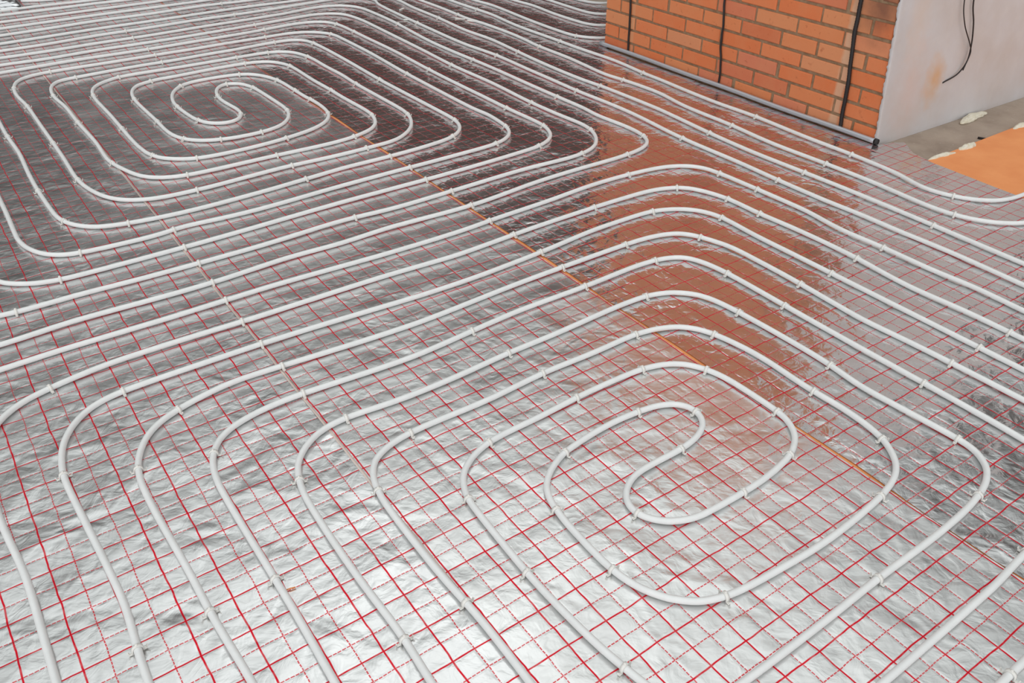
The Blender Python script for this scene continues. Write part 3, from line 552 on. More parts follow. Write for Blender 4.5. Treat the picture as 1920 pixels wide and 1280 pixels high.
'rear': [(36.8,20),(36.8,10.75),(36.8,6.25),(36.76,-2.25),(36.76,-5),(36.9,-15),(36.92,-18.5),(36.86,-22.25),(36.6,-29),(36.58,-31),(36.63,-33.25),(36.77,-36.24),(37.21,-42.23),(37.28,-43.73),(37.18,-50.97),(37.13,-51.97),(36.87,-54.96),(36.81,-56.96),(36.79,-59.46),(36.83,-61.71),(36.92,-64.21),(37.4,-72.94),(37.37,-74.44),(37.12,-77.68),(37.08,-79.43),(37.33,-85.93),(37.34,-92.42),(37.41,-93.67),(37.66,-96.41),(37.71,-97.66),(37.71,-100.16),(37.66,-100.91),(37.56,-101.65),(37.39,-102.37),(37.12,-103.06),(36.76,-103.7),(36.45,-104.08),(36.09,-104.42),(35.47,-104.81),(34.79,-105.07),(34.06,-105.24),(33.07,-105.37),(31.83,-105.44),(27.83,-105.25),(26.08,-105.26),(24.59,-105.35),(19.6,-105.79),(17.61,-105.86),(15.11,-105.88),(5.86,-105.8),(-1.14,-105.85),(-10.14,-105.51),(-11.89,-105.48),(-21.63,-105.82),(-23.63,-105.82),(-24.38,-105.77),(-25.12,-105.67),(-25.6,-105.56),(-26.07,-105.4),(-26.51,-105.18),(-26.91,-104.91),(-27.27,-104.58),(-27.58,-104.2),(-27.83,-103.78),(-28.01,-103.33),(-28.15,-102.86),(-28.28,-102.12),(-28.47,-99.88),(-28.56,-97.13),(-28.55,-92.88),(-28.43,-84.13),(-28.4,-80.88),(-28.4,-78.88),(-28.4,-77.88),(-28.4,-77.63),(-28.4,-77.13),(-28.4,-72.88),(-28.4,-65.63),(-28.4,-62.38),(-28.4,-61.63),(-28.4,-60.38),(-28.43,-56.63),(-28.6,-47.63),(-28.62,-44.38),(-28.55,-41.38),(-28.37,-39.39),(-28.17,-38.42),(-27.91,-37.74),(-27.5,-37.14),(-27.14,-36.82),(-26.51,-36.45),(-25.82,-36.21),(-24.84,-36.03),(-23.85,-35.97),(-22.35,-35.98),(-19.6,-36.15),(-18.35,-36.17),(-12.36,-35.89),(-10.36,-35.86),(-9.11,-35.89),(-5.12,-36.13),(-3.87,-36.12),(-0.63,-35.98),(3.12,-36.14),(4.62,-36.09),(8.61,-35.86),(10.61,-35.86),(12.36,-35.96),(16.34,-36.36),(18.08,-36.47),(21.33,-36.52),(25.58,-36.45),(27.08,-36.52),(28.31,-36.68),(29.27,-36.93),(29.93,-37.24),(30.49,-37.7),(30.92,-38.29),(31.21,-38.96),(31.43,-39.93),(31.51,-40.92),(31.49,-42.17),(31.24,-45.66),(31.39,-47.89),(31.39,-48.88),(31.25,-54.88),(31.2,-64.13),(30.91,-72.13),(30.85,-75.63),(30.88,-77.38),(30.96,-79.13),(31.51,-86.61),(31.57,-88.61),(31.58,-90.86),(31.5,-94.6),(31.45,-95.35),(31.35,-96.09),(31.17,-96.81),(30.9,-97.5),(30.52,-98.14),(30.05,-98.7),(29.68,-99.03),(29.28,-99.32),(28.85,-99.56),(28.39,-99.75),(27.43,-99.99),(26.44,-100.07),(24.95,-99.98),(22.24,-99.53),(20.5,-99.39),(16.25,-99.3),(10.5,-99.28),(4,-99.04),(-2.5,-99.14),(-6.74,-99.02),(-8.24,-99.02),(-14.49,-99.27),(-17.99,-99.35),(-18.98,-99.33),(-19.72,-99.24),(-20.42,-99.02),(-20.85,-98.8),(-21.4,-98.33),(-21.71,-97.95),(-22.05,-97.3),(-22.28,-96.6),(-22.43,-95.62),(-22.58,-93.62),(-22.62,-91.38),(-22.61,-89.13),(-22.5,-79.62),(-22.5,-77.37),(-22.51,-70.12),(-22.51,-66.62),(-22.5,-59.12),(-22.59,-50.62),(-22.5,-47.63),(-22.37,-46.38),(-22.18,-45.4),(-21.97,-44.69),(-21.76,-44.25),(-21.5,-43.84),(-21.17,-43.48),(-20.8,-43.16),(-20.19,-42.75),(-19.74,-42.52),(-19.05,-42.27),(-18.07,-42.07),(-17.08,-41.99),(-10.08,-41.88),(-5.33,-41.92),(2.42,-42.11),(9.42,-42.07),(13.42,-42.1),(16.92,-42.18),(19.41,-42.31),(21.16,-42.45),(21.89,-42.58),(22.36,-42.72),(23.04,-43.01),(23.47,-43.26),(24.04,-43.73),(24.36,-44.1),(24.74,-44.73),(25.1,-45.65),(25.26,-46.37),(25.34,-47.37),(25.33,-48.36),(25.15,-52.61),(25.15,-55.36),(25.07,-63.61),(25.11,-67.61),(25.33,-74.11),(25.36,-76.86),(25.28,-81.36),(25.2,-88.36),(25.15,-89.35),(25.06,-90.1),(24.84,-91.06),(24.56,-91.75),(24.16,-92.36),(23.82,-92.7),(23.22,-93.12),(22.54,-93.42),(21.83,-93.62),(20.84,-93.76),(20.1,-93.77),(19.1,-93.73),(15.11,-93.39),(13.12,-93.27),(5.37,-93.12),(1.62,-93.12),(-3.63,-93.36),(-6.88,-93.44),(-8.38,-93.41),(-10.87,-93.26),(-13.12,-93.23),(-14.11,-93.13),(-14.82,-92.96),(-15.45,-92.62),(-15.79,-92.3),(-16.16,-91.69),(-16.39,-90.99),(-16.52,-90.26),(-16.59,-89.01),(-16.6,-86.76),(-16.5,-81.76),(-16.61,-73.01),(-16.47,-67.27),(-16.64,-62.52),(-16.69,-58.77),(-16.65,-56.02),(-16.55,-53.27),(-16.47,-52.28),(-16.33,-51.55),(-16.1,-50.84),(-15.76,-50.18),(-15.33,-49.58),(-14.81,-49.06),(-14.2,-48.65),(-13.52,-48.36),(-12.08,-47.99),(-10.1,-47.67),(-8.36,-47.51),(-6.11,-47.46),(-3.61,-47.51),(-1.12,-47.62),(4.86,-48.14),(6.11,-48.18),(9.36,-48.14),(11.11,-48.17),(13.11,-48.28),(15.09,-48.5),(16.07,-48.7),(16.76,-48.95),(17.19,-49.19),(17.6,-49.47),(18.13,-49.97),(18.56,-50.57),(18.78,-51.01),(18.95,-51.47),(19.16,-52.44),(19.24,-53.44),(19.22,-55.93),(19.03,-64.68),(19,-66.93),(19.15,-76.93),(19.1,-81.43),(19.02,-83.18),(18.87,-84.67),(18.77,-85.16),(18.63,-85.62),(18.29,-86.26),(17.97,-86.61),(17.79,-86.76),(17.15,-87.07),(16.43,-87.22),(15.19,-87.31),(13.69,-87.33),(10.2,-87.14),(6.7,-87.15),(2.95,-87.01),(-0.55,-87.14),(-3.05,-87.13),(-4.79,-87.05),(-8.03,-86.81),(-8.51,-86.76),(-8.97,-86.64),(-9.38,-86.43),(-9.56,-86.29),(-10,-85.73),(-10.3,-85.06),(-10.55,-84.1),(-10.71,-82.87),(-10.77,-81.62),(-10.73,-80.62),(-10.53,-78.38),(-10.48,-77.13),(-10.49,-72.13),(-10.34,-66.14),(-10.47,-62.64),(-10.46,-61.39),(-10.3,-60.16),(-10.02,-58.94),(-9.52,-57.27),(-9.11,-56.37),(-8.83,-55.96),(-8.51,-55.59),(-8.14,-55.27),(-7.74,-54.99),(-6.84,-54.57),(-6.37,-54.43),(-5.64,-54.28),(-4.64,-54.18),(-3.4,-54.12),(1.85,-54.03),(6.1,-53.85),(7.6,-53.88),(8.84,-54.02),(10.05,-54.31),(10.97,-54.67),(11.61,-55.04),(12.15,-55.54),(12.58,-56.13),(12.9,-56.8),(13.2,-57.74),(13.31,-58.23),(13.41,-58.97),(13.44,-60.22),(13.26,-64.46),(13.21,-67.71),(13.08,-71.21),(13.09,-76.46),(12.98,-77.69),(12.72,-78.65),(12.42,-79.33),(12.01,-79.94),(11.68,-80.29),(11.29,-80.58),(10.63,-80.9),(9.91,-81.09),(8.93,-81.23),(7.68,-81.3),(5.93,-81.32),(4.18,-81.27),(1.69,-81.14),(-0.5,-81.14),(-0.91,-81.06),(-2.29,-80.6),(-2.69,-80.38),(-3.04,-80.07),(-3.46,-79.48),(-3.85,-78.57),(-4.09,-77.6),(-4.26,-76.37),(-4.33,-74.62),(-4.25,-68.87),(-4.26,-65.87),(-4.2,-64.88),(-4.1,-64.14),(-3.92,-63.41),(-3.66,-62.72),(-3.27,-62.1),(-2.78,-61.55),(-2.2,-61.09),(-1.55,-60.73),(-0.62,-60.38),(0.35,-60.16),(1.59,-60.04),(2.83,-60.07),(3.81,-60.23),(4.51,-60.47),(5.15,-60.83),(5.7,-61.31),(6.31,-62.1),(6.76,-62.98),(7.04,-63.92),(7.19,-65.16),(7.19,-66.66),(6.99,-71.9),(6.9,-72.64),(6.75,-73.38),(6.51,-74.07),(6.28,-74.5),(5.98,-74.87),(5.61,-75.15),(5.2,-75.32),(4.78,-75.34),(4.38,-75.19),(4.04,-74.9),(3.75,-74.53),(3.51,-74.1),(3.32,-73.64),(3.1,-72.93),(2.95,-72.2),(2.87,-71.46),(2.88,-70.21),(3.17,-67.48),(3.17,-66.74),(3.11,-66.25),(2.92,-65.55),(2.56,-64.93),(2.23,-64.6),(2.04,-64.48),(1.62,-64.32),(1.39,-64.3),(0.94,-64.34),(0.5,-64.51),(0.11,-64.77),(-0.39,-65.3),(-0.63,-65.71),(-0.83,-66.17),(-1.08,-67.12),(-1.24,-68.36),(-1.41,-71.1),(-1.4,-71.85),(-1.35,-72.6),(-1.2,-73.58),(-1.03,-74.31),(-0.81,-75.02),(-0.52,-75.71),(-0.15,-76.36),(0.29,-76.96),(0.81,-77.47),(1.21,-77.75),(1.65,-77.95),(2.36,-78.14),(3.1,-78.22),(3.85,-78.23),(5.1,-78.16),(6.09,-78.04),(6.82,-77.9),(7.51,-77.65),(7.93,-77.41),(8.31,-77.1),(8.63,-76.74),(9.04,-76.12),(9.37,-75.45),(9.63,-74.75),(9.82,-74.03),(9.99,-73.05),(10.07,-71.81),(10.19,-67.06),(10.37,-64.82),(10.37,-63.57),(10.28,-62.33),(10.1,-61.35),(9.77,-60.42),(9.39,-59.79),(8.91,-59.23),(8.13,-58.62),(7.48,-58.26),(6.56,-57.9),(5.35,-57.59),(3.63,-57.27),(2.14,-57.1),(0.39,-57.01),(-1.11,-57.02),(-2.35,-57.09),(-3.34,-57.22),(-4.06,-57.4),(-4.74,-57.69),(-5.57,-58.23),(-6.28,-58.91),(-6.71,-59.51),(-7.02,-60.18),(-7.27,-61.14),(-7.41,-62.38),(-7.5,-64.13),(-7.46,-72.88),(-7.51,-77.88),(-7.44,-79.37),(-7.32,-80.36),(-7.09,-81.33),(-6.82,-82.02),(-6.43,-82.63),(-5.92,-83.15),(-5.1,-83.71),(-4.21,-84.14),(-3.74,-84.28),(-3.26,-84.36),(-2.26,-84.4),(-0.77,-84.34),(2.72,-84.09),(11.22,-83.93),(12.22,-83.86),(13.19,-83.69),(13.66,-83.54),(14.11,-83.33),(14.71,-82.92),(15.19,-82.38),(15.44,-81.96),(15.64,-81.51),(15.93,-80.56),(16.14,-79.33),(16.24,-78.08),(16.25,-74.84),(16.38,-71.34),(16.29,-68.09),(16.29,-66.59),(16.44,-58.59),(16.39,-57.35),(16.17,-56.12),(15.87,-55.17),(15.45,-54.27),(14.93,-53.43),(14.45,-52.85),(13.72,-52.18),(12.9,-51.63),(12.46,-51.41),(11.99,-51.24),(11.27,-51.09),(10.53,-51.04),(6.53,-50.96),(2.79,-51.15),(1.29,-51.18),(-0.21,-51.14),(-4.71,-50.92),(-5.95,-50.92),(-7.45,-50.98),(-8.69,-51.11),(-9.42,-51.27),(-9.89,-51.42),(-10.57,-51.73),(-10.99,-51.98),(-11.39,-52.28),(-11.74,-52.62),(-12.05,-53),(-12.44,-53.63),(-12.75,-54.31),(-13.06,-55.26),(-13.29,-56.23),(-13.46,-57.22),(-13.56,-58.21),(-13.61,-59.46),(-13.52,-64.46),(-13.54,-73.96),(-13.53,-78.71),(-13.58,-80.71),(-13.77,-83.45),(-13.78,-85.2),(-13.63,-86.69),(-13.35,-87.9),(-13.19,-88.37),(-12.98,-88.81),(-12.71,-89.21),(-12.38,-89.56),(-11.77,-89.96),(-11.32,-90.15),(-10.85,-90.29),(-9.87,-90.45),(-8.62,-90.5),(-6.37,-90.48),(-2.38,-90.33),(3.12,-90.24),(6.12,-90.14),(10.37,-90.23),(14.62,-90.1),(17.12,-90.1),(18.11,-90.02),(19.08,-89.81),(19.99,-89.43),(20.41,-89.17),(21,-88.71),(21.51,-88.17),(21.8,-87.78),(22.17,-87.13),(22.35,-86.68),(22.49,-86.2),(22.59,-85.47),(22.71,-79.23),(22.69,-75.98),(22.41,-68.73),(22.35,-64.98),(22.35,-55.23),(22.39,-53.99),(22.58,-52),(22.57,-51.01),(22.41,-49.27),(22.28,-48.53),(22.09,-47.81),(21.91,-47.35),(21.68,-46.92),(21.39,-46.53),(21.05,-46.18),(20.45,-45.76),(20.01,-45.54),(19.54,-45.37),(18.57,-45.17),(17.33,-45.08),(14.33,-45.03),(4.33,-44.97),(-1.66,-44.7),(-3.41,-44.67),(-5.16,-44.74),(-8.64,-45.07),(-9.39,-45.07),(-10.87,-44.91),(-11.86,-44.88),(-13.36,-44.95),(-15.1,-45.1),(-16.34,-45.28),(-17.05,-45.48),(-17.69,-45.82),(-18.24,-46.29),(-18.69,-46.88),(-19.12,-47.77),(-19.4,-48.72),(-19.57,-49.95),(-19.58,-50.95),(-19.5,-54.95),(-19.48,-59.45),(-19.48,-61.45),(-19.5,-69.95),(-19.51,-71.45),(-19.59,-79.95),(-19.61,-82.95),(-19.58,-87.95),(-19.44,-91.2),(-19.3,-92.69),(-19.14,-93.41),(-18.98,-93.88),(-18.77,-94.33),(-18.51,-94.74),(-18.2,-95.12),(-17.84,-95.45),(-17.22,-95.82),(-16.76,-95.99),(-16.28,-96.09),(-14.79,-96.23),(-13.04,-96.21),(-9.8,-95.93),(-8.56,-95.88),(-7.31,-95.9),(-4.31,-96.09),(-2.81,-96.13),(2.68,-95.95),(7.18,-95.94),(11.18,-96.05),(20.17,-96.5),(22.67,-96.64),(23.67,-96.67),(24.41,-96.64),(24.9,-96.57),(25.85,-96.29),(26.3,-96.08),(26.72,-95.82),(27.1,-95.52),(27.44,-95.17),(27.71,-94.77),(27.93,-94.33),(28.2,-93.38),(28.48,-91.4),(28.58,-89.66),(28.57,-87.91),(28.42,-80.91),(28.28,-73.91),(28.05,-67.17),(28.08,-65.17),(28.26,-59.67),(28.11,-53.92),(28.1,-51.67),(28.22,-48.42),(28.47,-45.18),(28.46,-44.19),(28.3,-43.21),(28.15,-42.74),(27.87,-42.05),(27.51,-41.39),(27.24,-40.98),(26.59,-40.23),(26.22,-39.91),(25.81,-39.63),(25.38,-39.4),(24.92,-39.22),(23.95,-38.98),(22.96,-38.88),(21.72,-38.89),(18.72,-39.09),(17.22,-39.13),(15.22,-39.1),(6.48,-38.84),(4.73,-38.88),(1.99,-39.12),(0.74,-39.18),(-0.51,-39.16),(-4,-38.97),(-5.75,-38.93),(-8.5,-38.96),(-13.25,-39.08),(-17.74,-39.31),(-20.74,-39.34),(-21.74,-39.41),(-22.71,-39.59),(-23.42,-39.82),(-24.05,-40.17),(-24.41,-40.49),(-24.7,-40.87),(-24.94,-41.3),(-25.12,-41.75),(-25.31,-42.47),(-25.46,-43.71),(-25.52,-45.95),(-25.57,-52.2),(-25.55,-56.2),(-25.52,-63.7),(-25.51,-66.46),(-25.5,-71.21),(-25.54,-75.46),(-25.66,-83.21),(-25.7,-85.96),(-25.73,-90.21),(-25.71,-93.71),(-25.63,-96.2),(-25.5,-97.95),(-25.3,-99.43),(-25.11,-100.15),(-24.81,-100.81),(-24.35,-101.37),(-23.76,-101.8),(-23.32,-102.02),(-22.86,-102.18),(-21.88,-102.35),(-20.39,-102.41),(-13.14,-102.23),(-8.39,-102.17),(-6.64,-102.24),(-2.91,-102.58),(-0.91,-102.68),(4.59,-102.65),(8.83,-102.85),(10.58,-102.89),(12.33,-102.84),(16.33,-102.65),(18.83,-102.62),(23.08,-102.73),(27.82,-102.97),(29.57,-103),(31.06,-102.93),(32.04,-102.77),(32.51,-102.62),(32.96,-102.42),(33.38,-102.17),(33.77,-101.86),(34.26,-101.32),(34.64,-100.69),(34.87,-100),(34.93,-99.52),(34.86,-98.81),(34.49,-97.64),(34.32,-96.92),(34.19,-95.93),(34.09,-94.68),(33.9,-89.93),(33.7,-80.69),(33.64,-76.69),(33.65,-74.69),(33.71,-73.19),(34.15,-68.71),(34.24,-66.96),(34.25,-65.46),(34.17,-61.71),(34.16,-56.96),(34.11,-52.96),(34.14,-51.46),(34.31,-47.97),(34.36,-45.72),(34.29,-43.22),(33.86,-37.99),(33.76,-35.24),(33.84,-29.99),(33.74,-25.24),(33.74,-21.74),(33.77,-20.24),(33.93,-17.25),(33.95,-14.25),(34.09,-9.75),(33.94,-3.25),(34,6.5),(34.01,10.75),(34,20)],
'P3': [(-33,-109.42),(-30,-109.42),(-22.49,-109.42),(-21.99,-109.42),(-21.24,-109.42),(-19.74,-109.42),(-14.23,-109.4),(-11.98,-109.41),(-6.72,-109.54),(-1.73,-109.82),(-0.23,-109.87),(1.53,-109.86),(5.03,-109.7),(6.78,-109.67),(8.28,-109.7),(11.78,-109.85),(13.53,-109.86),(15.52,-109.73),(19.49,-109.21),(21.49,-109.08),(24.24,-109.09),(31.75,-109.35),(33.5,-109.32),(35.5,-109.2),(36.73,-109.05),(37.22,-108.93),(37.68,-108.77),(38.32,-108.42),(38.7,-108.11),(39.03,-107.75),(39.45,-107.14),(39.86,-106.24),(40.04,-105.52),(40.15,-104.53),(40.22,-101.53),(40.19,-95.77),(40.35,-90.27),(40.32,-83.76),(40.41,-82.52),(40.71,-80.04),(40.89,-74.79),(40.8,-71.79),(40.52,-68.8),(40.45,-67.55),(40.49,-62.79),(40.46,-61.29),(40.12,-56.8),(40.06,-55.55),(40.11,-54.31),(40.4,-52.08),(40.54,-50.58),(40.65,-48.58),(40.65,-47.33),(40.54,-46.09),(40.13,-43.62),(40,-42.38),(39.94,-40.88),(39.9,-36.38),(39.62,-32.38),(39.56,-30.88),(39.57,-29.38),(39.73,-25.38),(39.81,-21.63),(39.78,-19.62),(39.58,-15.88),(39.59,-14.88),(39.68,-13.88),(39.83,-13.15),(40.05,-12.44),(40.36,-11.76),(40.75,-11.13),(41.22,-10.55),(41.76,-10.05),(42.36,-9.62),(43.03,-9.32),(43.51,-9.2),(44.25,-9.09),(46.24,-8.99),(48.5,-8.96),(53,-9)],
'P4': [(-33,-112.9),(-32.25,-112.9),(-22.5,-112.9),(-22.25,-112.9),(-21.99,-112.9),(-21.24,-112.9),(-19.99,-112.9),(-12.49,-112.89),(-5.49,-113.01),(-1.74,-113.02),(5.27,-112.91),(13.26,-112.65),(16.02,-112.6),(19.27,-112.63),(26.52,-112.78),(29.52,-112.82),(34.77,-112.8),(36.52,-112.72),(37.77,-112.62),(39.25,-112.42),(40.23,-112.22),(40.93,-111.98),(41.59,-111.65),(41.99,-111.36),(42.51,-110.84),(42.8,-110.44),(43.05,-110.01),(43.41,-109.09),(43.6,-108.12),(43.67,-107.13),(43.72,-102.88),(43.63,-96.12),(43.64,-93.37),(43.72,-90.87),(44.04,-84.88),(44.07,-83.63),(44.01,-82.13),(43.66,-77.64),(43.61,-74.89),(43.79,-68.89),(43.89,-63.89),(44.12,-59.9),(44.16,-58.4),(44.09,-56.65),(43.78,-52.91),(43.7,-49.91),(43.5,-46.42),(43.38,-43.42),(43.36,-40.92),(43.5,-37.67),(43.52,-36.17),(43.27,-30.17),(43.27,-25.92),(43.21,-23.67),(43.13,-22.17),(43.01,-20.93),(42.84,-19.95),(42.38,-18.01),(42.32,-17.27),(42.34,-16.78),(42.42,-16.29),(42.63,-15.58),(42.92,-14.89),(43.29,-14.25),(43.74,-13.66),(44.27,-13.13),(44.87,-12.71),(45.32,-12.5),(45.78,-12.34),(46.26,-12.22),(47.75,-12.06),(49.5,-12.03),(53,-12.1)],
'P5': [(-33,-116.27),(-25.24,-116.27),(-22.49,-116.27),(-21.99,-116.27),(-21.24,-116.27),(-19.74,-116.27),(-13.24,-116.28),(-9.98,-116.27),(-8.23,-116.24),(0.77,-116.1),(8.53,-115.88),(9.53,-115.9),(10.78,-115.93),(20.78,-116.16),(25.53,-116.25),(30.54,-116.3),(34.79,-116.29),(38.29,-116.2),(40.54,-116.04),(41.78,-115.88),(42.76,-115.7),(43.48,-115.5),(43.93,-115.31),(44.57,-114.94),(44.95,-114.62),(45.28,-114.27),(45.72,-113.66),(46.06,-113),(46.31,-112.3),(46.47,-111.58),(46.55,-110.83),(46.61,-105.83),(46.39,-96.33),(46.37,-93.08),(46.46,-91.08),(46.87,-88.11),(46.93,-86.61),(46.55,-78.87),(46.48,-75.87),(46.47,-73.36),(46.52,-71.36),(46.6,-70.12),(46.76,-69.14),(47,-68.44),(47.48,-67.57),(47.94,-66.99),(48.29,-66.64),(48.67,-66.32),(49.08,-66.07),(49.53,-65.89),(50,-65.78),(50.74,-65.71),(54.74,-65.65),(57.49,-65.63),(66,-65.6)],
'P6': [(-33,-120.1),(-23.23,-120.1),(-22.73,-120.1),(-22.48,-120.1),(-21.98,-120.1),(-21.23,-120.1),(-19.73,-120.1),(-12.97,-120.13),(-9.96,-120.1),(-3.71,-119.79),(1.55,-119.67),(2.8,-119.58),(6.03,-119.19),(7.28,-119.12),(9.03,-119.09),(14.79,-119.13),(18.29,-119.2),(28.06,-119.42),(33.07,-119.51),(37.32,-119.54),(40.83,-119.52),(43.58,-119.41),(45.82,-119.2),(47.3,-118.95),(48.01,-118.74),(48.47,-118.54),(48.89,-118.29),(49.46,-117.82),(49.94,-117.26),(50.33,-116.62),(50.63,-115.94),(50.86,-115.23),(51,-114.5),(51.08,-113.75),(51.11,-106.75),(51.08,-103.74),(50.94,-94.73),(50.94,-90.22),(51.04,-87.72),(51.36,-84.98),(51.42,-83.99),(51.39,-82.74),(51.16,-79.24),(51.2,-76.24),(51.38,-73.49),(51.49,-72.75),(51.68,-72.03),(51.88,-71.59),(52.14,-71.18),(52.64,-70.67),(53.27,-70.34),(53.99,-70.19),(54.98,-70.12),(57.99,-70.05),(66,-70)],
'P7': [(-33,-122.62),(-32.75,-122.62),(-24.74,-122.62),(-22.48,-122.62),(-21.98,-122.62),(-20.98,-122.62),(-19.48,-122.62),(-12.47,-122.62),(-9.47,-122.62),(-7.46,-122.63),(-6.46,-122.62),(-4.96,-122.56),(-3.21,-122.43),(1.76,-121.9),(3.51,-121.81),(5.77,-121.77),(12.78,-121.83),(17.03,-121.91),(25.29,-122.07),(28.55,-122.13),(34.55,-122.23),(39.81,-122.27),(43.82,-122.24),(47.32,-122.13),(49.81,-121.91),(51.54,-121.64),(52.25,-121.42),(52.7,-121.22),(53.32,-120.82),(53.68,-120.48),(53.99,-120.11),(54.39,-119.48),(54.69,-118.8),(54.91,-118.09),(55.06,-117.36),(55.13,-116.61),(55.16,-115.61),(55.1,-112.61),(55.13,-105.35),(55.12,-100.59),(55.08,-92.08),(55.07,-89.33),(55.07,-85.07),(55.17,-78.56),(55.28,-77.32),(55.42,-76.59),(55.58,-76.12),(55.8,-75.69),(56.25,-75.12),(56.83,-74.7),(57.51,-74.46),(58.24,-74.36),(58.99,-74.32),(61.99,-74.24),(66,-74.2)],
'P8': [(-5.9,-127),(-3.94,-125.91),(-3.24,-125.64),(-2.53,-125.43),(-1.55,-125.25),(-0.55,-125.13),(2.19,-124.96),(6.69,-124.89),(12.94,-124.97),(19.94,-125.15),(23.94,-125.28),(33.69,-125.61),(38.68,-125.76),(43.43,-125.87),(47.19,-125.89),(50.68,-125.8),(53.42,-125.53),(54.41,-125.38),(55.13,-125.21),(55.83,-124.96),(56.27,-124.73),(56.67,-124.46),(57.21,-123.95),(57.52,-123.57),(57.9,-122.93),(58.21,-122.25),(58.43,-121.54),(58.58,-120.81),(58.67,-120.07),(58.7,-119.07),(58.72,-112.07),(58.67,-108.07),(58.52,-99.07),(58.47,-95.32),(58.44,-88.57),(58.48,-86.07),(58.56,-84.07),(58.71,-82.58),(58.91,-81.6),(59.06,-81.13),(59.27,-80.69),(59.52,-80.27),(59.83,-79.89),(60.39,-79.42),(60.82,-79.2),(61.28,-79.04),(62.26,-78.87),(64.25,-78.74),(70,-78.7)]}
LAB = {'front': ('white heating pipe coiled into the large spiral filling the front of the floor', 'coil'),
       'rear': ('white heating pipe coiled into the small spiral in the upper left', 'coil'),
       'P3': 'white heating pipe passing closest along the foot of the brick wall but one, bending away at the right edge',
       'P4': 'white heating pipe closest to the brick wall foot, bending right by the bare orange board',
       'P5': 'white heating pipe turning right just behind the far foot of the brick wall',
       'P6': 'white heating pipe disappearing behind the brick wall, second beyond its far foot',
       'P7': 'white heating pipe disappearing behind the brick wall, third beyond its far foot',
       'P8': 'white heating pipe disappearing behind the brick wall at the top edge, farthest of them'}
LAB['P3'] = 'white heating pipe second from the brick wall foot, bending away at the right edge'
PR = .0082
for key, pts in PIPES.items():
    P = crom([W(u, v, PR + .0006) for u, v in pts], .02 if key in ('front', 'rear') else .03)
    n = len(P)
    P = [p + Vector((0, 0, .0010 * (noise.noise(p * 2.1) + .5))) for p in P]
    V, F = tube(P, PR, 16)
    o = mesh_obj('heating_pipe', V, F, M_PIPE)
    lb = LAB[key]; lb = lb[0] if isinstance(lb, tuple) else lb
    tag(o, lb, 'pipe')

# ------------------------------------------------------------------ pipe clips
def clip_mesh():
    bm = bmesh.new()
    r0, r1, hw = PR + .0006, PR + .0034, .0042
    def prof(r): return [(math.cos(a) * r, PR + math.sin(a) * r) for a in [math.pi * k / 14 for k in range(15)]]
    inner = [(r0, .0008)] + prof(r0) + [(-r0, .0008)]
    outer = [(r1 + .0004, .0008)] + prof(r1) + [(-r1 - .0004, .0008)]
    rows = []
    for y in (-hw, hw):
        rows.append([bm.verts.new((x, y, z)) for x, z in outer]); rows.append([bm.verts.new((x, y, z)) for x, z in inner])
    o0, i0, o1, i1 = rows
    for k in range(len(o0) - 1):
        bm.faces.new((o0[k], o0[k + 1], o1[k + 1], o1[k])); bm.faces.new((i0[k + 1], i0[k], i1[k], i1[k + 1]))
        bm.faces.new((o0[k + 1], o0[k], i0[k], i0[k + 1])); bm.faces.new((o1[k], o1[k + 1], i1[k + 1], i1[k]))
    for k in (0, -1): bm.faces.new((o0[k], o1[k], i1[k], i0[k]))
    bmesh.ops.recalc_face_normals(bm, faces=bm.faces)
    # ridge along the crown
    bx = bmesh.ops.create_cube(bm, size=1, matrix=Matrix.Translation((0, 0, 2 * PR + .0040)) @ Matrix.Diagonal((.005, .0056, .0036, 1)))
    bmesh.ops.bevel(bm, geom=list({e for v in bx['verts'] for e in v.link_edges}), offset=.0006, segments=1, affect='EDGES')
    return bm
def foot_mesh(side, tail):
    bm = bmesh.new()
    x = side * (PR + .0046)
    q = bmesh.ops.create_cube(bm, size=1, matrix=Matrix.Translation((x, 0, .0016)) @ Matrix.Diagonal((.0100, .0064, .0026, 1)))
    bmesh.ops.bevel(bm, geom=list({e for v in q['verts'] for e in v.link_edges}), offset=.0006, segments=1, affect='EDGES')
    q = bmesh.ops.create_cube(bm, size=1, matrix=Matrix.Translation((side * (PR + .0092), 0, .0048)) @ Matrix.Rotation(side * R(25), 4, 'Y') @ Matrix.Diagonal((.0020, .0050, .0085, 1)))
    return bm
clip_me = {}
t0 = empty('pipe_clip', (0, 0, 0))
strap0 = bm_obj('strap', clip_mesh(), M_CLIP, t0, smooth=True)
foot_a = bm_obj('barbed_foot', foot_mesh(1, 0), M_CLIP, t0)
foot_b = bm_obj('barbed_foot', foot_mesh(-1, 0), M_CLIP, t0)
strap_me, fa_me, fb_me = strap0.data, foot_a.data, foot_b.data

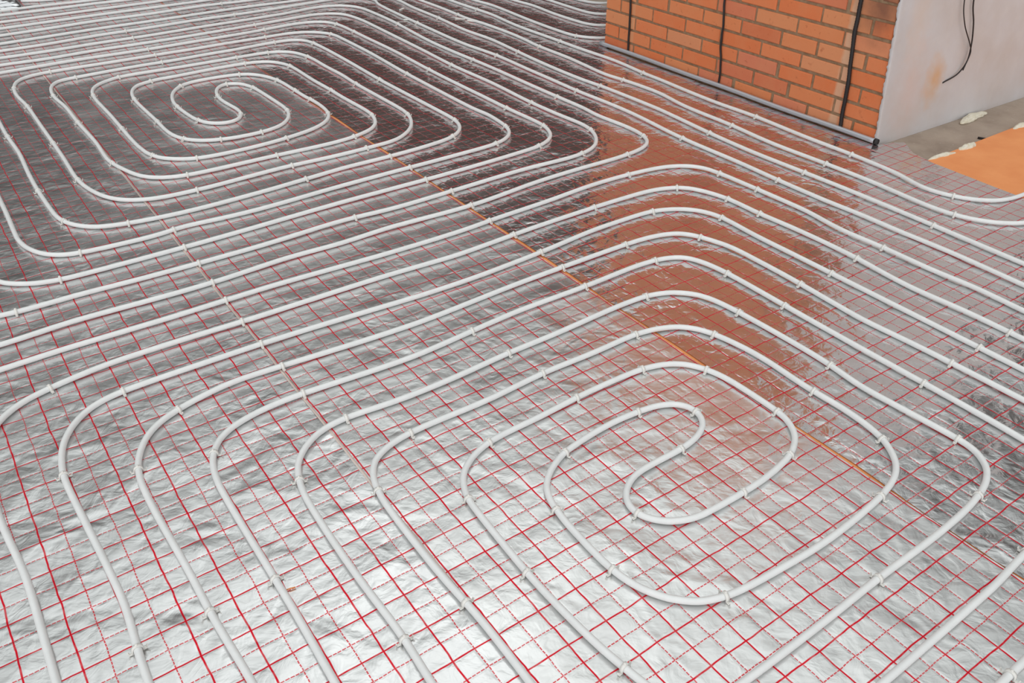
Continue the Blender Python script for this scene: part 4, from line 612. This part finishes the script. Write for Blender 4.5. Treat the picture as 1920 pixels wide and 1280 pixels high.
CLIPS = [(1.84,-102.66,0.02,'rear'),(1.87,-93.12,-3.12,'rear'),(1.87,-90.26,0.01,'rear'),(1.7,-87.04,-3.1,'rear'),(15.12,-90.09,0,'rear'),(15.19,-87.31,-3.1,'rear'),(12.95,-83.74,0.22,'rear'),(9.22,-83.94,0.01,'rear'),(9.18,-81.2,-3.03,'rear'),(7.29,-77.75,0.37,'rear'),(16.11,-79.58,1.43,'rear'),(13.02,-77.45,-1.72,'rear'),(18.93,-84.18,-1.68,'rear'),(24.97,-90.58,-1.8,'rear'),(22.35,-86.68,1.24,'rear'),(6.9,-72.64,-1.73,'rear'),(4.99,-75.35,-3.11,'rear'),(2.95,-72.2,1.73,'rear'),(3,-65.77,1.88,'rear'),(7.09,-64.17,-1.4,'rear'),(9.92,-73.54,1.41,'rear'),(10.13,-69.31,1.55,'rear'),(10.03,-61.11,1.86,'rear'),(13.22,-67.21,-1.59,'rear'),(10.28,-65.81,1.47,'rear'),(-0.91,-66.4,-1.88,'rear'),(-1.41,-71.35,-1.58,'rear'),(0.81,-77.47,-0.67,'rear'),(-1.29,-80.94,2.83,'rear'),(-3.74,-84.28,-0.22,'rear'),(-7.54,-86.85,3.07,'rear'),(-4.28,-76.12,1.65,'rear'),(-4.25,-68.37,1.57,'rear'),(-3.54,-62.51,1.05,'rear'),(-0.86,-60.45,0.32,'rear'),(2.83,-60.07,-0.09,'rear'),(4.12,-57.35,2.98,'rear'),(-4.06,-57.4,-2.82,'rear'),(1.85,-54.03,0.03,'rear'),(-7.02,-60.18,-1.92,'rear'),(-7.48,-68.38,-1.56,'rear'),(-7.42,-79.62,-1.47,'rear'),(-10.76,-81.87,1.58,'rear'),(-13.63,-86.69,-1.41,'rear'),(-13.55,-79.96,-1.6,'rear'),(-10.49,-72.38,1.56,'rear'),(-10.35,-60.4,1.41,'rear'),(-5.88,-54.32,0.18,'rear'),(-6.2,-50.92,-3.12,'rear'),(2.04,-51.17,-3.12,'rear'),(1.87,-47.88,-0.1,'rear'),(-9.37,-90.49,-0.05,'rear'),(-13.53,-68.21,-1.57,'rear'),(-16.6,-72.27,1.55,'rear'),(-16.68,-58.02,1.56,'rear'),(-13.58,-58.46,-1.63,'rear'),(-16.19,-51.07,1.23,'rear'),(-12.32,-48.04,0.21,'rear'),(-9.88,-45.02,3.04,'rear'),(31.48,-86.11,-1.52,'rear'),(25.24,-86.11,-1.59,'rear'),(33.82,-85.18,1.6,'rear'),(37.33,-85.68,-1.55,'rear'),(40.32,-85.76,1.58,'P3'),(43.95,-86.63,1.52,'P4'),(22.38,-67.48,1.59,'rear'),(16.28,-67.59,1.58,'rear'),(19,-67.43,-1.57,'rear'),(25.1,-67.36,-1.55,'rear'),(28.05,-67.42,1.58,'rear'),(31.07,-67.63,-1.61,'rear'),(34.23,-67.46,1.53,'rear'),(37.07,-67.2,-1.52,'rear'),(40.45,-67.55,1.6,'P3'),(43.81,-67.89,1.55,'P4'),(46.91,-68.67,1.22,'P5'),(28.09,-52.17,1.56,'rear'),(25.16,-52.36,-1.6,'rear'),(31.29,-52.13,-1.6,'rear'),(34.11,-52.46,1.55,'rear'),(37.11,-52.22,-1.66,'rear'),(40.37,-52.32,1.45,'P3'),(43.78,-52.91,1.62,'P4'),(13.31,-58.23,-1.39,'rear'),(16.23,-56.36,1.79,'rear'),(19.16,-52.44,-1.43,'rear'),(22.22,-48.29,1.81,'rear'),(25.26,-46.37,-1.42,'rear'),(28.23,-42.97,1.86,'rear'),(31.21,-38.96,-1.25,'rear'),(27.08,-36.52,-0.09,'rear'),(23.95,-38.98,2.97,'rear'),(21.89,-42.58,-0.24,'rear'),(19.06,-45.25,2.93,'rear'),(16.76,-48.95,-0.43,'rear'),(9.33,-54.12,-0.22,'rear'),(9.03,-51.03,3.12,'rear'),(9.86,-48.14,-0.01,'rear'),(10.08,-45.02,3.14,'rear'),(9.92,-42.07,-0,'rear'),(10.48,-38.94,3.11,'rear'),(10.36,-35.85,-0.02,'rear'),(10.06,-32.79,3.08,'front'),(1.99,-39.12,-3.07,'rear'),(24.29,-33.21,-3.05,'front'),(18.01,-30.05,0,'front'),(25.82,-28.99,0.59,'front'),(21.25,-26.91,-2.91,'front'),(43.52,-36.42,1.57,'P4'),(39.89,-36.13,1.61,'P3'),(36.76,-35.99,-1.52,'rear'),(33.78,-36.49,1.6,'rear'),(43.26,-25.17,1.59,'P4'),(39.74,-25.13,1.54,'P3'),(36.77,-25,-1.61,'rear'),(33.74,-25.24,1.58,'rear'),(30.94,-24.98,-1.6,'front'),(30.76,-28.97,-1.67,'front'),(27.65,-25.09,1.45,'front'),(27.73,-21.85,1.53,'front'),(24.83,-23.04,-1.66,'front'),(42.81,-15.12,1.15,'P4'),(39.83,-13.15,1.32,'P3'),(36.87,-13,-1.55,'rear'),(-10.08,-41.88,0.01,'rear'),(-10,-38.99,-3.12,'rear'),(-10.11,-35.86,-0.02,'rear'),(-10.17,-33.15,3.14,'front'),(-10.22,-30.11,0.03,'front'),(-10.17,-27.09,-3.11,'front'),(-10.02,-24.24,0.09,'front'),(-10.08,-21.15,-3.11,'front'),(-16.34,-45.28,-2.93,'rear'),(-18.32,-42.11,0.16,'rear'),(-21.49,-39.39,-3.05,'rear'),(-21.42,-29.71,-0.24,'front'),(-18.17,-27.08,3.04,'front'),(-16.17,-23.72,-0.34,'front'),(-15.8,-19.15,2.04,'front'),(10.26,-29.9,-0.05,'front'),(10.3,-26.61,3.06,'front'),(10.21,-23.99,-0.01,'front'),(9.89,-21.14,3.14,'front'),(0.9,-21.01,3.07,'front'),(1.39,-17.8,-0.03,'front'),(1.86,-15.01,3.12,'front'),(2.04,-12.14,-0.04,'front'),(15.96,-24.01,0.03,'front'),(16.12,-21.07,-2.95,'front'),(12.37,-17.87,0.17,'front'),(8.85,-14.92,-3.05,'front'),(6.78,-12.03,0.15,'front'),(3.98,-9.27,-3.03,'front'),(-6.88,-14.82,3.05,'front'),(-3.94,-11.83,-0.2,'front'),(-1.2,-8.98,2.88,'front'),(-9.09,-17.85,0,'front'),(21.21,-21.71,1.17,'front'),(18.93,-16.89,-1.62,'front'),(15.9,-13.02,1.5,'front'),(12.8,-12.18,-1.88,'front'),(9.79,-9.87,1.19,'front'),(21.88,-13.08,1.61,'front'),(18.9,-11.89,-1.56,'front'),(24.74,-12.8,-1.57,'front'),(27.91,-13.11,1.63,'front'),(30.77,-13.01,-1.6,'front'),(15.98,-6.02,1.65,'front'),(13.21,-4.99,-1.59,'front'),(10.17,-4.95,1.68,'front'),(18.88,-1.89,-1.57,'front'),(21.93,-2.1,1.55,'front'),(24.75,-2.05,-1.56,'front'),(27.78,-1.88,1.57,'front'),(16.08,1.94,1.58,'front'),(12.87,-0.31,-1.19,'front'),(6.57,-7.47,-1.48,'front'),(8,-2.29,2.8,'front'),(3.78,-5.78,-0.07,'front'),(-22.35,-21.83,1.63,'front'),(-19.24,-20.15,-1.36,'front'),(-19.21,-9.68,-1.6,'front'),(-16.35,-9.75,1.57,'front'),(-22.17,-9.6,1.63,'front'),(-13.04,-14.84,-1.32,'front'),(-10.23,-11.97,1.74,'front'),(-6.97,-9.02,-1.37,'front'),(-3.99,-6.03,1.75,'front'),(-1,-3.67,-1.77,'front'),(-13.3,-3.87,-1.55,'front'),(-10.3,-3.98,1.52,'front'),(-7.29,-3.8,-1.55,'front'),(-4.15,-1.79,1.48,'front'),(-6.93,2.18,-1.74,'front'),(4.06,-1.8,3.14,'front'),(9.23,2.18,-0.15,'front'),(13.11,4.85,2.95,'front'),(4.88,5.18,3.13,'front'),(-1.21,2.03,0.26,'front'),(11.57,8.08,-0.02,'front'),(5.05,11.02,-3.14,'front'),(1.75,-99.05,-3.12,'rear'),(16.52,-109.6,0.13,'P3'),(15.83,-102.67,0.04,'rear'),(16.18,-96.31,-0.05,'rear'),(16.36,-93.5,3.05,'rear')]
NTH = ['first', 'second', 'third', 'fourth', 'fifth', 'sixth', 'seventh', 'eighth', 'ninth', 'tenth', 'eleventh', 'twelfth', 'thirteenth', 'fourteenth', 'fifteenth', 'sixteenth']
def where(u, v, key):
    """turn and side of a coil, or the run of a straight pipe"""
    if key == 'front':
        d = {'right run': (u - 6.9) / 3.03 , 'left run': (-1.2 - u) / 3.02, 'far run': (-9.3 - v) / 2.97, 'near run': (v + 1.0) / 3.0 }
        side = max(d, key=d.get); k = int(round(max(0, d[side])))
        return side, k, 'front coil'
    if key == 'rear':
        if u > 32.6: return ('outer run' if u > 35.6 else 'inner run'), 0, 'pipe leaving the rear coil'
        d = {'right run': (u - 6.9) / 3.03, 'left run': (-1.4 - u) / 3.02, 'far run': (-75.3 - v) / 3.0, 'near run': (v + 63.2) / 3.0}
        side = max(d, key=d.get); k = int(round(max(0, d[side])))
        return side, k, 'rear coil'
    return 'run', 0, {'P3': 'the second pipe from the brick wall', 'P4': 'the pipe nearest the brick wall', 'P5': 'the pipe turning behind the wall',
                      'P6': 'the second pipe going behind the wall', 'P7': 'the third pipe going behind the wall', 'P8': 'the farthest pipe going behind the wall'}[key]
import collections
groups = collections.defaultdict(list)
for u, v, ang, key in CLIPS:
    groups[where(u, v, key)].append((u, v, ang, key))
TURN = ['innermost', 'second', 'third', 'fourth', 'fifth', 'sixth', 'seventh', 'eighth', 'ninth', 'tenth', 'eleventh', 'twelfth']
first = True
for (side, k, nm), L in sorted(groups.items()):
    L.sort(key=lambda c_: (W(c_[0], c_[1]).x / W(c_[0], c_[1]).y))
    for i, (u, v, ang, key) in enumerate(L):
        if len(L) == 1: order = 'the only one'
        elif i == 0: order = 'leftmost'
        elif i == len(L) - 1: order = 'rightmost'
        else: order = NTH[i] + ' from left'
        if nm in ('front coil', 'rear coil'):
            lab = 'white plastic clip, %s on %s, %s turn of the %s' % (order, side, TURN[min(k, 11)], nm)
            grp = 'pipe clips on the ' + nm
        elif nm.startswith('pipe leaving'):
            lab = 'white clip, %s on the %s of the %s' % (order, side, nm); grp = 'pipe clips on the rear coil'
        else:
            lab = 'white plastic clip, %s on %s' % (order, nm); grp = 'pipe clips beside the brick wall'
        # direction in world of the pipe tangent
        a = W(u, v); b_ = W(u + math.cos(ang), v + math.sin(ang)); d = (b_ - a)
        rz = math.atan2(d.y, d.x) - math.pi / 2 + rng.uniform(-.08, .08)
        zc = .0010 * (noise.noise(Vector((a.x, a.y, PR)) * 2.1) + .5)
        if first:
            r_ = t0; first = False
        else:
            r_ = t0.copy(); COL.objects.link(r_)
            for ch in (strap0, foot_a, foot_b):
                c_ = ch.copy(); COL.objects.link(c_); c_.parent = r_
        r_.location = (a.x, a.y, zc); r_.rotation_euler = (0, 0, rz)
        tag(r_, lab, 'pipe clip', grp)

# ------------------------------------------------------------------ grey foam edge strip along the brick foot
P = []
for i in range(60):
    s = -.012 + 1.93 * i / 59
    P.append(wallpt(s,   .0125 + .001 * math.sin(s * 9), .017 + .004 * math.sin(s * 2.4 + .4)))
root = empty('edge_strip', tuple(wallpt(.95, 0, .019)))
V, F = tube(P, .0115, 18)
inv = Vector(root.location)
o = mesh_obj('foam_tube', [v - inv for v in V], F, M_EDGE, root)
cx = wallpt(-.012, .014, .02) - inv
V, F = tube([cx - BD * .006, cx + BD * .010], .0135, 16)
o = mesh_obj('end_cap', V, F, M_BLACK, root); o['label'] = 'black end cap'
tag(root, 'grey foam edge strip lying along the foot of the brick wall', 'edge strip')

# ------------------------------------------------------------------ cables
def wall_cable(pts, r, label, wob=.002, ridges=False):
    P = crom([wallpt(s, z, .004 + r * .8) for s, z in pts], .006)
    P = [p + BD * (wob * noise.noise(p * 14)) + BN * (.001 * noise.noise(p * 11)) for p in P]
    rads = [r * (1 + (.10 if ridges and i % 2 else 0) + .16 * noise.noise(p * 17)) for i, p in enumerate(P)]
    V, F = tube(P, r, 12, up=BN, rads=rads)
    o = mesh_obj('cable', V, F, M_BLACK)
    return tag(o, label, 'cable', 'cables running up the brick wall')
wall_cable([(1.677, .004), (1.677, .05), (1.679, .18), (1.684, .30), (1.688, .5), (1.69, 1.2), (1.69, WALL_H - .02)], .0060, 'thin black cable running up the brick wall near its far left end')
wall_cable([(.961, .004), (.966, .129), (.984, .212), (.983, .295), (.996, .431), (1.0, .7), (1.0, 1.4), (1.0, WALL_H - .02)], .0056, 'thin wavy black cable running up the middle of the brick wall', .006)
wall_cable([(.193, .004), (.197, .084), (.203, .229), (.217, .34), (.225, .419), (.229, .576), (.235, .9), (.24, 1.5), (.24, WALL_H - .02)], .0086, 'thick black corrugated conduit running up the brick wall near the plastered corner', .003, True)
def pl_cable(pts, r, label):
    P = crom([plpt(t + .012 + .09 * min(z, .7), z, o_) for t, z, o_ in pts], .01)
    V, F = tube(P, r, 8, up=PN)
    return tag(mesh_obj('cable', V, F, M_BLACK), label, 'cable', 'wires on the plaster wall')
pl_cable([(.40, 1.6, .012), (.385, 1.0, .014), (.379, .557, .016), (.422, .454, .021), (.510, .351, .023), (.532, .316, .023), (.515, .235, .019)], .0025, 'thinner black wire hanging on the plaster wall, left of the two')
pl_cable([(.46, 1.6, .01), (.455, 1.0, .012), (.461, .546, .012), (.507, .442, .014), (.536, .352, .014), (.541, .273, .013), (.494, .223, .011), (.402, .194, .001)], .0033, 'thicker black wire hanging on the plaster wall and entering a hole, right of the two')

# ------------------------------------------------------------------ foam blobs, sticks and scraps
def lump(a, b_, w, h, seed, label):
    """an uneven bead of set foam between two floor points"""
    a = Vector(a); b_ = Vector(b_); d = (b_ - a); L = d.length; d.normalize(); s = Vector((-d.y, d.x, 0))
    bm = bmesh.new(); bmesh.ops.create_icosphere(bm, subdivisions=5, radius=1)
    c_ = (a + b_) / 2
    for v in bm.verts:
        q = v.co.copy()
        k = 1 + .35 * noise.noise(Vector((q.x * 2.6 + seed, q.y * 1.5, q.z * 1.5))) + .13 * noise.noise(q * 7 + Vector((seed, 0, 0)))
        bend = .25 * w * math.sin(q.x * 2.5 + seed)
        v.co = d * (q.x * L / 2 * (1 + .06 * k)) + s * (q.y * w * k + bend) + Vector((0, 0, max(q.z * h * k, -h * .3)))
    o = bm_obj('foam_bead', bm, M_FOAM, smooth=True); o.location = c_
    return tag(o, label, 'foam bead', 'set foam beads around the concrete strip')
lump((2.165, 4.018, -.014), (2.348, 4.165, -.014), .022, .016, 1.3, 'lumpy pale yellow foam bead at the foot of the plaster wall')
lump((2.006, 3.655, -.006), (2.105, 3.735, -.006), .017, .016, 4.1, 'short pale foam bead on the middle of the orange board edge')
lump((1.822, 3.550, -.008), (1.968, 3.628, -.006), .013, .012, 7.7, 'long pale foam bead at the near corner of the orange board edge')
lump((2.372, 3.915, -.006), (2.520, 4.030, -.006), .016, .014, 9.2, 'pale foam bead on the orange board edge at the right edge of the picture')
def stick(a, b_, r, mat, name, label, cat, group=None):
    P = [Vector(a), Vector(a).lerp(Vector(b_), .5) + Vector((0, 0, .001)), Vector(b_)]
    V, F = tube(P, r, 7)
    return tag(mesh_obj(name, V, F, mat), label, cat, group)
stick((2.165, 3.832, -.0145), (2.215, 3.800, -.0145), .005, M_BLACK, 'offcut', 'small dark offcut lying on the concrete against the orange board', 'offcut')
sc = [((33.3, -88.0), (34.2, -87.5), 'flat pale scrap lying nearest the rear coil'), ((35.4, -92.8), (36.3, -93.4), 'thin pale scrap lying farthest back between two pipes'),
      ((39.3, -84.8), (40.1, -83.6), 'left of two small pieces beside a straight pipe'), ((40.0, -82.9), (40.6, -81.6), 'right of two small pieces beside a straight pipe')]
for (a, b_, lab) in sc:
    A_ = W(*a, .004); B_ = W(*b_, .004)
    d = (B_ - A_); L = d.length; c_ = (A_ + B_) / 2
    bm = bmesh.new(); bmesh.ops.create_cube(bm, size=1, matrix=Matrix.Diagonal((L, .012, .005, 1)))
    bmesh.ops.subdivide_edges(bm, edges=bm.edges[:], cuts=3)
    for v in bm.verts: v.co += Vector((0, .004 * noise.noise(v.co * 60), .002 * noise.noise(v.co * 80 + Vector((3, 1, 0)))))
    bmesh.ops.bevel(bm, geom=[e for e in bm.edges if e.calc_face_angle(0) > 1], offset=.001, segments=1, affect='EDGES')
    o = bm_obj('plastic_scrap', bm, M_CLIP, smooth=False); o.location = c_; o.rotation_euler = (0, 0, math.atan2(d.y, d.x))
    tag(o, 'off-white scrap on the foil, ' + lab, 'scrap', 'scraps on the foil')

# crumpled end of foil in the far left corner
n_ = 46; V = []; F = []
for i in range(n_ + 1):
    for j in range(n_ + 1):
        a = i / n_; c_ = j / n_
        q = W(-13.5 + 7.2 * a, -131 + 7.6 * c_)
        e = math.sin(math.pi * a) * math.sin(math.pi * c_)
        k = e ** .5 * (.006 + .05 * abs(noise.noise(Vector((a * 3, c_ * 6, 2)))) + .02 * abs(noise.noise(Vector((a * 7, c_ * 12, 5)))))
        V.append(Vector((q.x, q.y, .0015 + k)))
for i in range(n_):
    for j in range(n_):
        a = i * (n_ + 1) + j; F.append((a, a + 1, a + n_ + 2, a + n_ + 1)[::-1])
m, nt, b = material('bare_foil'); b.inputs['Base Color'].default_value = (.75, .76, .78, 1); b.inputs['Metallic'].default_value = 1; b.inputs['Roughness'].default_value = .12
o = mesh_obj('crumpled_foil', V, F, m, smooth=True)
tag(o, 'crumpled piece of bare silver foil in the far left corner', 'foil scrap')

for (u, v, ang, L, lab) in ((-16.00, -9.01, .4, .022, 'tiny orange sliver on the foil in the front left'),):
    q = W(u, v, .0028)
    stick(q - Vector((L / 2 * math.cos(ang), L / 2 * math.sin(ang), 0)), q + Vector((L / 2 * math.cos(ang), L / 2 * math.sin(ang), 0)), .0016, M_BOARD, 'insulation_sliver', lab, 'scrap')
